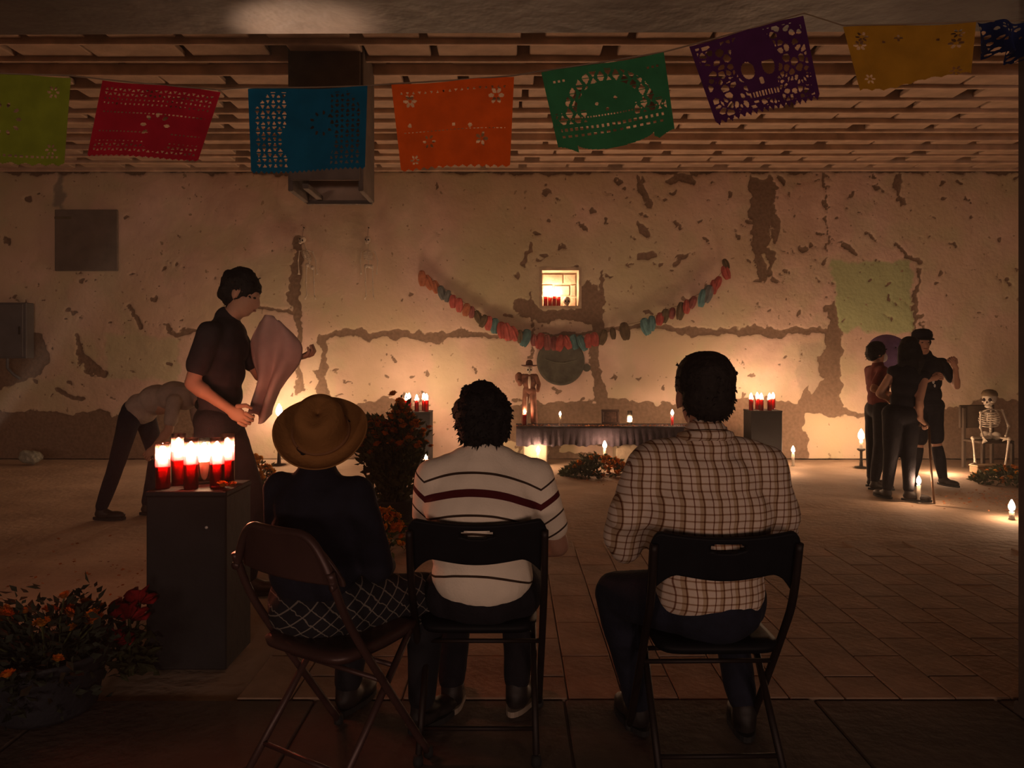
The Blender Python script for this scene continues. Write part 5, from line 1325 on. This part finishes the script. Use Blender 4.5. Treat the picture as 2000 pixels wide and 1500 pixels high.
for L, s_ in (('L', 1), ('R', -1)):          # long socks
    a = V3(J['an' + L]) - V3((x3, y3, 0)); k = V3(J['kn' + L]) - V3((x3, y3, 0))
    mb = MB().chain([a + V3((0, 0, -0.01)), a.lerp(k, 0.45), a.lerp(k, 0.75)], [0.044, 0.060, 0.056]); v, fs = blob(mb, 0.012, 2); MB().add([tuple(p) for p in v.tolist()], fs).build('sock', m_blackcloth, P3, True)
pr = MB()
for (x, z, r) in ((0, 0.02, 0.018), (-0.008, -0.03, 0.014), (0.006, -0.07, 0.011)):
    pr.ell((0.0 + x, -0.128, 1.08 + z), (r, 0.006, r * 1.6), None, 10, 6)
pr.build('shirt_print', M('pale_print', (0.45, 0.42, 0.38), 0.9), P3, True)
# round purple parasol behind the heads
m_par = M('purple_cloth', (0.26, 0.17, 0.33), 0.85, 0.15, 14, trans=0.2)
pa = thing('parasol', 'round purple parasol behind the heads of the standing trio', 'parasol', (P(1738, 0, 7.95).x, 7.95, 0.0))
R0 = Matrix.Translation((0, 0, 1.33)) @ Matrix.Rotation(math.radians(62), 4, 'X')
prof = [(0.225, 0.0), (0.215, 0.03), (0.18, 0.075), (0.12, 0.115), (0.05, 0.135), (0.001, 0.138)]
o = MB().lathe(prof, n=32, m=R0, cap=False).build('canopy', m_par, pa, True); so = o.modifiers.new('t', 'SOLIDIFY'); so.thickness = 0.003
for k in range(8):
    a = 2 * PI * k / 8; MB().tube([R0 @ V3((r * math.cos(a), r * math.sin(a), z - 0.008)) for r, z in prof[:-1]], 0.004, 5).build('rib', m_iron, pa)
MB().tube([R0 @ V3((0, 0, 0.14)), R0 @ V3((0, 0, -0.22)), V3((0.02, 0.18, 0.9)), V3((0.02, 0.15, 0.0))], 0.008, 7).build('pole', m_iron, pa, True)

# ---- the two at the left
m_pink = M('pale_pink_cloth', (0.50, 0.34, 0.30), 0.9, 0.12, 10)
m_vest = M('dark_vest', (0.028, 0.022, 0.026), 0.9, 0.2, 20)
xd, yd = -1.575, 4.12
J = dict(pelvis=(xd, yd, 0.98), neck=(xd + 0.045, yd, 1.50), head=(xd + 0.125, yd, 1.648), shL=(xd + 0.02, yd + 0.18, 1.43), elL=(xd + 0.16, yd + 0.20, 1.20), wrL=(xd + 0.36, yd + 0.14, 1.30), hdL=(xd + 0.45, yd + 0.12, 1.31), pnL=(0, 0, 1),
         shR=(xd + 0.02, yd - 0.18, 1.43), elR=(xd - 0.05, yd - 0.22, 1.17), wrR=(xd + 0.13, yd - 0.20, 1.04), hipL=(xd, yd + 0.09, 0.95), knL=(xd + 0.16, yd + 0.10, 0.52), anL=(xd + 0.12, yd + 0.10, 0.09),
         hipR=(xd, yd - 0.09, 0.95), knR=(xd - 0.02, yd - 0.09, 0.52), anR=(xd - 0.20, yd - 0.09, 0.09), toeL=(1, 0.1, 0), toeR=(1, -0.1, 0))
PD_ = person('man in dark vest walking to the right behind the near pedestal', (xd, yd, 0), J, dict(skin=SKIN2, shirt=m_vest, pants=m_blackcloth, shoe=m_shoe), s=1.04, facing=(1, 0.05, -0.35), hair=hair_short(1.05, 60, 0.02), curl=0.5, group='people at work on the left')
# the cloth he carries over the far forearm
cl_ = MB(); vs = []; fs = []; n, m_ = 26, 26
for j in range(m_ + 1):
    v = j / m_
    for i in range(n + 1):
        u = i / n * 2 - 1
        w = 0.14 * math.sqrt(min(1, 0.15 + v * 4)) * (1 - 0.60 / (1 + math.exp(-(v - 0.50) * 14))); x = 0.275 + u * w + 0.03 * math.sin(v * 4) - 0.05 * v; z = 1.53 - v * 0.56 - 0.05 * abs(u + 0.2) ** 2.0 * (1 - v) - 0.03 * math.sin(u * 4 + 1) * v
        y = 0.13 + 0.03 * math.sin(u * 6 + v * 3) * (0.3 + v) + (0.05 * math.cos(u * 1.5)) * (1 - v) ** 0.5 * -1
        vs.append((x, y, z))
for j in range(m_):
    for i in range(n): fs.append((j * (n + 1) + i, j * (n + 1) + i + 1, (j + 1) * (n + 1) + i + 1, (j + 1) * (n + 1) + i))
o = MB().add(vs, fs).build('carried_cloth', m_pink, None, True); o.location = (xd, yd - 0.06, 0); so = o.modifiers.new('t', 'SOLIDIFY'); so.thickness = 0.012
tag(o, 'pale pink cloth held up in front of the walking man', 'cloth')
xe, ye = -3.03, 6.24
m_grey3 = M('grey_shirt', (0.36, 0.30, 0.25), 0.9, 0.15, 12, 0.2)
J = dict(pelvis=(xe, ye, 0.86), neck=(xe + 0.44, ye, 0.99), head=(xe + 0.575, ye, 0.90), shL=(xe + 0.38, ye + 0.17, 0.95), elL=(xe + 0.42, ye + 0.18, 0.70), wrL=(xe + 0.36, ye + 0.12, 0.48),
         shR=(xe + 0.36, ye - 0.17, 0.95), elR=(xe + 0.33, ye - 0.20, 0.72), wrR=(xe + 0.20, ye - 0.18, 0.58), hipL=(xe, ye + 0.09, 0.82), knL=(xe + 0.10, ye + 0.10, 0.48), anL=(xe + 0.02, ye + 0.10, 0.09),
         hipR=(xe - 0.03, ye - 0.09, 0.82), knR=(xe - 0.13, ye - 0.09, 0.46), anR=(xe - 0.26, ye - 0.09, 0.09), toeL=(1, 0.1, 0), toeR=(1, 0, 0))
tors = [((xe + 0.02, ye, 0.88), (0.16, 0.13, 0.11)), ((xe + 0.14, ye, 0.955), (0.155, 0.125, 0.13)), ((xe + 0.28, ye, 0.985), (0.165, 0.12, 0.13)), ((xe + 0.37, ye, 0.98), (0.165, 0.115, 0.10))]
PE = person('man in a grey shirt and jeans bending forward at the left', (xe, ye, 0), J, dict(skin=SKIN2, shirt=m_grey3, pants=m_jean, shoe=m_shoe), s=0.98, facing=(0.75, 0.0, -0.66), hair=hair_short(1.04, 40, 0.02), torso=tors, group='people at work on the left')

# ================================================================== SKELETONS
def bone(mb, a, b, r):
    a, b = V3(a), V3(b); d = b - a
    mb.tube([a, a.lerp(b, 0.12), a.lerp(b, 0.5), a.lerp(b, 0.88), b], [r * 1.5, r * 1.1, r * 0.8, r * 1.1, r * 1.5], 7)
    mb.ell(a, r * 1.7, None, 8, 6); mb.ell(b, r * 1.7, None, 8, 6)
def skeleton(t, J, s, R=None, mat=None):
    """J: joints in local coordinates; R turns the rib cage and skull (they face -y)."""
    mat = mat or m_bone; R = R or Matrix.Identity(3); J = {k: V3(v) for k, v in J.items()}
    mb = MB(); skull_parts(mb, J['skull'], 0.085 * s, R); mb.build('skull', [mat, m_boned], t, True)
    sp = MB(); a, b = J['pelvis'], J['neck']
    for k in range(13):
        p = a.lerp(b, k / 12); sp.ell(p, (0.016 * s, 0.016 * s, 0.013 * s), None, 8, 5)
    sp.tube([a, b, J['skull']], 0.008 * s, 6); sp.build('spine', mat, t, True)
    rb = MB(); up = (b - a).normalized()
    for k in range(7):
        c = a.lerp(b, 0.45 + 0.08 * k); w = (0.085, 0.098, 0.104, 0.104, 0.098, 0.088, 0.070)[k] * s
        for sd in (-1, 1):
            rb.tube([c + R @ V3((sd * w * math.sin(q), 0.065 * s * math.cos(q) * -1 * -1 - 0.045 * s + 0.0, -0.035 * s * (1 - math.cos(q)) * 0.5)) for q in [PI * i / 9 for i in range(10)]], 0.0065 * s, 6)
    rb.tube([a.lerp(b, 0.55) + R @ V3((0, -0.108 * s, -0.03 * s)), a.lerp(b, 0.95) + R @ V3((0, -0.105 * s, -0.03 * s))], 0.010 * s, 6)
    rb.tube([J['shL'], a.lerp(b, 0.97) + R @ V3((0, -0.08 * s, 0)), J['shR']], 0.008 * s, 6); rb.build('rib_cage', mat, t, True)
    pv = MB()
    for sd in (-1, 1):
        pv.ell(a + R @ V3((sd * 0.055 * s, 0, 0.0)), (0.05 * s, 0.025 * s, 0.045 * s), R, 12, 8)
    pv.ell(a, (0.03 * s, 0.025 * s, 0.04 * s), None, 10, 6); pv.build('pelvis', mat, t, True)
    for L in 'LR':
        m1 = MB(); bone(m1, J['sh' + L], J['el' + L], 0.010 * s); bone(m1, J['el' + L], J['wr' + L], 0.009 * s)
        d = (J['wr' + L] - J['el' + L]).normalized(); q = d.orthogonal().normalized()
        for k in range(5): m1.tube([J['wr' + L], J['wr' + L] + d * 0.075 * s + q * (k - 2) * 0.013 * s], 0.0045 * s, 5)
        m1.build('arm', mat, t, True)
        m2 = MB(); bone(m2, J['hip' + L], J['kn' + L], 0.013 * s); bone(m2, J['kn' + L], J['an' + L], 0.011 * s)
        f = J.get('ft' + L, V3((0, -0.1 * s, -0.02 * s)))
        for k in range(3): m2.tube([J['an' + L], J['an' + L] + f + f.orthogonal().normalized() * (k - 1) * 0.015 * s], 0.007 * s, 5)
        m2.build('leg', mat, t, True)
def hung(px, label, s, tilt):
    t = thing('hanging_skeleton', label, 'skeleton', (wx(px), WY - 0.10, wz(470)), 0, 'skeletons hung on the wall')
    skeleton(t, dict(skull=(-0.045 * tilt, 0, 0.0), neck=(0, 0, -0.13), pelvis=(0.05 * tilt, 0, -0.34), shL=(0.085, 0, -0.16), shR=(-0.085, 0, -0.15), elL=(0.12, 0, -0.27), wrL=(0.105 + 0.03 * tilt, 0, -0.40), elR=(-0.10, 0, -0.27), wrR=(-0.09, -0.01, -0.40),
                     hipL=(0.045 + 0.05 * tilt, 0, -0.36), knL=(0.05 + 0.05 * tilt, 0, -0.54), anL=(0.055 + 0.05 * tilt, 0, -0.70), hipR=(-0.045 + 0.05 * tilt, 0, -0.36), knR=(-0.04 + 0.04 * tilt, 0, -0.54), anR=(-0.03 + 0.04 * tilt, 0, -0.70), ftL=(0.02, -0.02, -0.06), ftR=(-0.02, -0.02, -0.06)), s, Matrix.Rotation(0.5 * tilt, 3, 'Y'))
    MB().tube([(-0.045 * tilt, 0, 0.05), (-0.045 * tilt, 0.05, 0.16)], 0.002, 5).build('thread', m_iron, t)
    MB().lathe([(0.006, 0), (0.006, 0.06)], n=8, m=Matrix.Translation((-0.045 * tilt, 0.035, 0.16)) @ Matrix.Rotation(-PI / 2, 4, 'X')).build('nail', m_iron, t)
hung(602, 'small white skeleton hung on the wall, the left one with tilted skull', 0.62, 1.0)
hung(722, 'small white skeleton hung on the wall, right of its twin', 0.58, 0.15)
# sitting skeleton on its chair
m_chairw = M('dark_chair_wood', (0.075, 0.055, 0.04), 0.7, 0.25, 6, 0.2)
sx_, sy_ = P(1936, 0, 8.85).x, 8.85
wc = thing('wooden_chair', 'low dark wooden chair under the sitting skeleton', 'chair', (sx_, sy_ + 0.05, 0), 0.15)
MB().cbox((-0.21, -0.16, 0.31), (0.20, 0.16, 0.34), 0.008).build('seat', m_chairw, wc)
MB().cbox((-0.235, 0.165, 0.46), (0.225, 0.195, 0.73), 0.01).build('backrest', m_chairw, wc)
for x, y, h in ((-0.19, -0.14, 0.31), (0.18, -0.14, 0.31)): MB().cbox((x - 0.018, y - 0.018, 0), (x + 0.018, y + 0.018, h), 0.004).build('leg', m_chairw, wc)
for x in (-0.19, 0.18): MB().cbox((x - 0.018, 0.142, 0), (x + 0.018, 0.178, 0.70), 0.004).build('leg', m_chairw, wc)
ss = thing('sitting_skeleton', 'white skeleton sitting on a low chair beside the pillar', 'skeleton', (sx_, sy_, 0), 0)
Rk = Matrix.Rotation(math.radians(-50), 3, 'Z')
skeleton(ss, dict(skull=(-0.045, -0.04, 0.825), neck=(0, 0.0, 0.71), pelvis=(0.03, 0.06, 0.385), shL=(0.125, 0.0, 0.68), shR=(-0.14, -0.03, 0.66), elL=(0.18, -0.03, 0.50), wrL=(0.08, -0.14, 0.40), elR=(-0.165, -0.07, 0.49), wrR=(-0.20, -0.18, 0.39),
                  hipR=(-0.02, 0.03, 0.37), knR=(-0.29, -0.13, 0.375), anR=(-0.28, -0.16, 0.10), hipL=(0.07, 0.02, 0.37), knL=(0.03, -0.27, 0.38), anL=(-0.01, -0.26, 0.05), ftR=(-0.08, -0.06, -0.02), ftL=(-0.06, -0.08, -0.02)), 1.05, Rk)
MB().lathe([(0.085, 0.0), (0.083, 0.03), (0.065, 0.06), (0.03, 0.075), (0.002, 0.078)], n=20, m=Matrix.Translation((-0.045, -0.04, 0.85))).build('cap', M('brown_cap', (0.12, 0.085, 0.05), 0.9), ss, True)
fb = thing('wood_block', 'low wooden block on the floor in front of the sitting skeleton', 'block', (sx_ - 0.21, sy_ - 0.22, 0), 0.2)
MB().cbox((-0.15, -0.06, 0.0), (0.15, 0.06, 0.075), 0.006).build('body', M('raw_wood', (0.30, 0.20, 0.12), 0.8, 0.25, 5), fb)
MB().cbox((-0.155, -0.065, 0.075), (0.155, 0.065, 0.09), 0.004).build('lid', M('pale_wood', (0.42, 0.31, 0.20), 0.8, 0.25, 5), fb)
# figurine on the altar bench
cat_ = thing('skeleton_figurine', 'brown robed skeleton figurine in a wide hat standing on the altar bench', 'figurine', (P(1034, 0, 9.33).x, 9.36, AZ))
m_cb = M('brown_suit', (0.20, 0.085, 0.055), 0.8, 0.35, 20); m_cd = M('dark_suit', (0.09, 0.04, 0.03), 0.8, 0.3, 20)
for s_ in (-1, 1):
    v, fs = blob(MB().chain([(s_ * 0.035, 0, 0.42), (s_ * 0.055, 0, 0.22), (s_ * 0.06, -0.005, 0.03)], [0.045, 0.038, 0.042]), 0.009, 2, 0.002); MB().add([tuple(p) for p in v.tolist()], fs).build('trouser_leg', m_cb, cat_, True)
    MB().ell((s_ * 0.06, -0.025, 0.02), (0.03, 0.055, 0.022), None, 12, 8).build('boot', m_cd, cat_, True)
    v, fs = blob(MB().chain([(s_ * 0.075, 0, 0.585), (s_ * 0.115, -0.01, 0.49), (s_ * (0.10 if s_ > 0 else 0.13), -0.06, 0.41 if s_ > 0 else 0.54)], [0.034, 0.028, 0.022]), 0.009, 2); MB().add([tuple(p) for p in v.tolist()], fs).build('arm', m_cb, cat_, True)
v, fs = blob(MB().ell((0, 0, 0.42), (0.08, 0.055, 0.06)).ell((0, 0, 0.51), (0.085, 0.055, 0.09)).cone((-0.07, 0, 0.585), (0.07, 0, 0.585), 0.032, 0.032), 0.009, 2); MB().add([tuple(p) for p in v.tolist()], fs).build('jacket', m_cb, cat_, True)
MB().tube([(0, -0.058, 0.585), (0, -0.064, 0.52), (0, -0.060, 0.44)], [0.012, 0.018, 0.012], 8).build('shirt_front', M('cream_front', (0.6, 0.5, 0.4), 0.8), cat_, True)
mb = MB(); skull_parts(mb, (0, -0.005, 0.675), 0.052); mb.build('skull', [m_bone, m_boned], cat_, True)
MB().lathe([(0.095, 0.715), (0.10, 0.725), (0.06, 0.712), (0.045, 0.72), (0.040, 0.765), (0.022, 0.785), (0.002, 0.787)], n=24).lathe([(0.002, 0.708), (0.06, 0.706), (0.095, 0.715)], n=24).build('hat', m_cd, cat_, True)
v, fs = blob(MB().ell((-0.125, 0.0, 0.57), (0.045, 0.035, 0.07)), 0.01, 1, 0.008, 20); MB().add([tuple(p) for p in v.tolist()], fs).build('bundle', m_cb, cat_, True)
MB().tube([(-0.03, -0.08, 0.0), (-0.03, -0.08, 0.34)], 0.006, 6).build('staff', M('pale_staff', (0.6, 0.5, 0.4), 0.6), cat_)
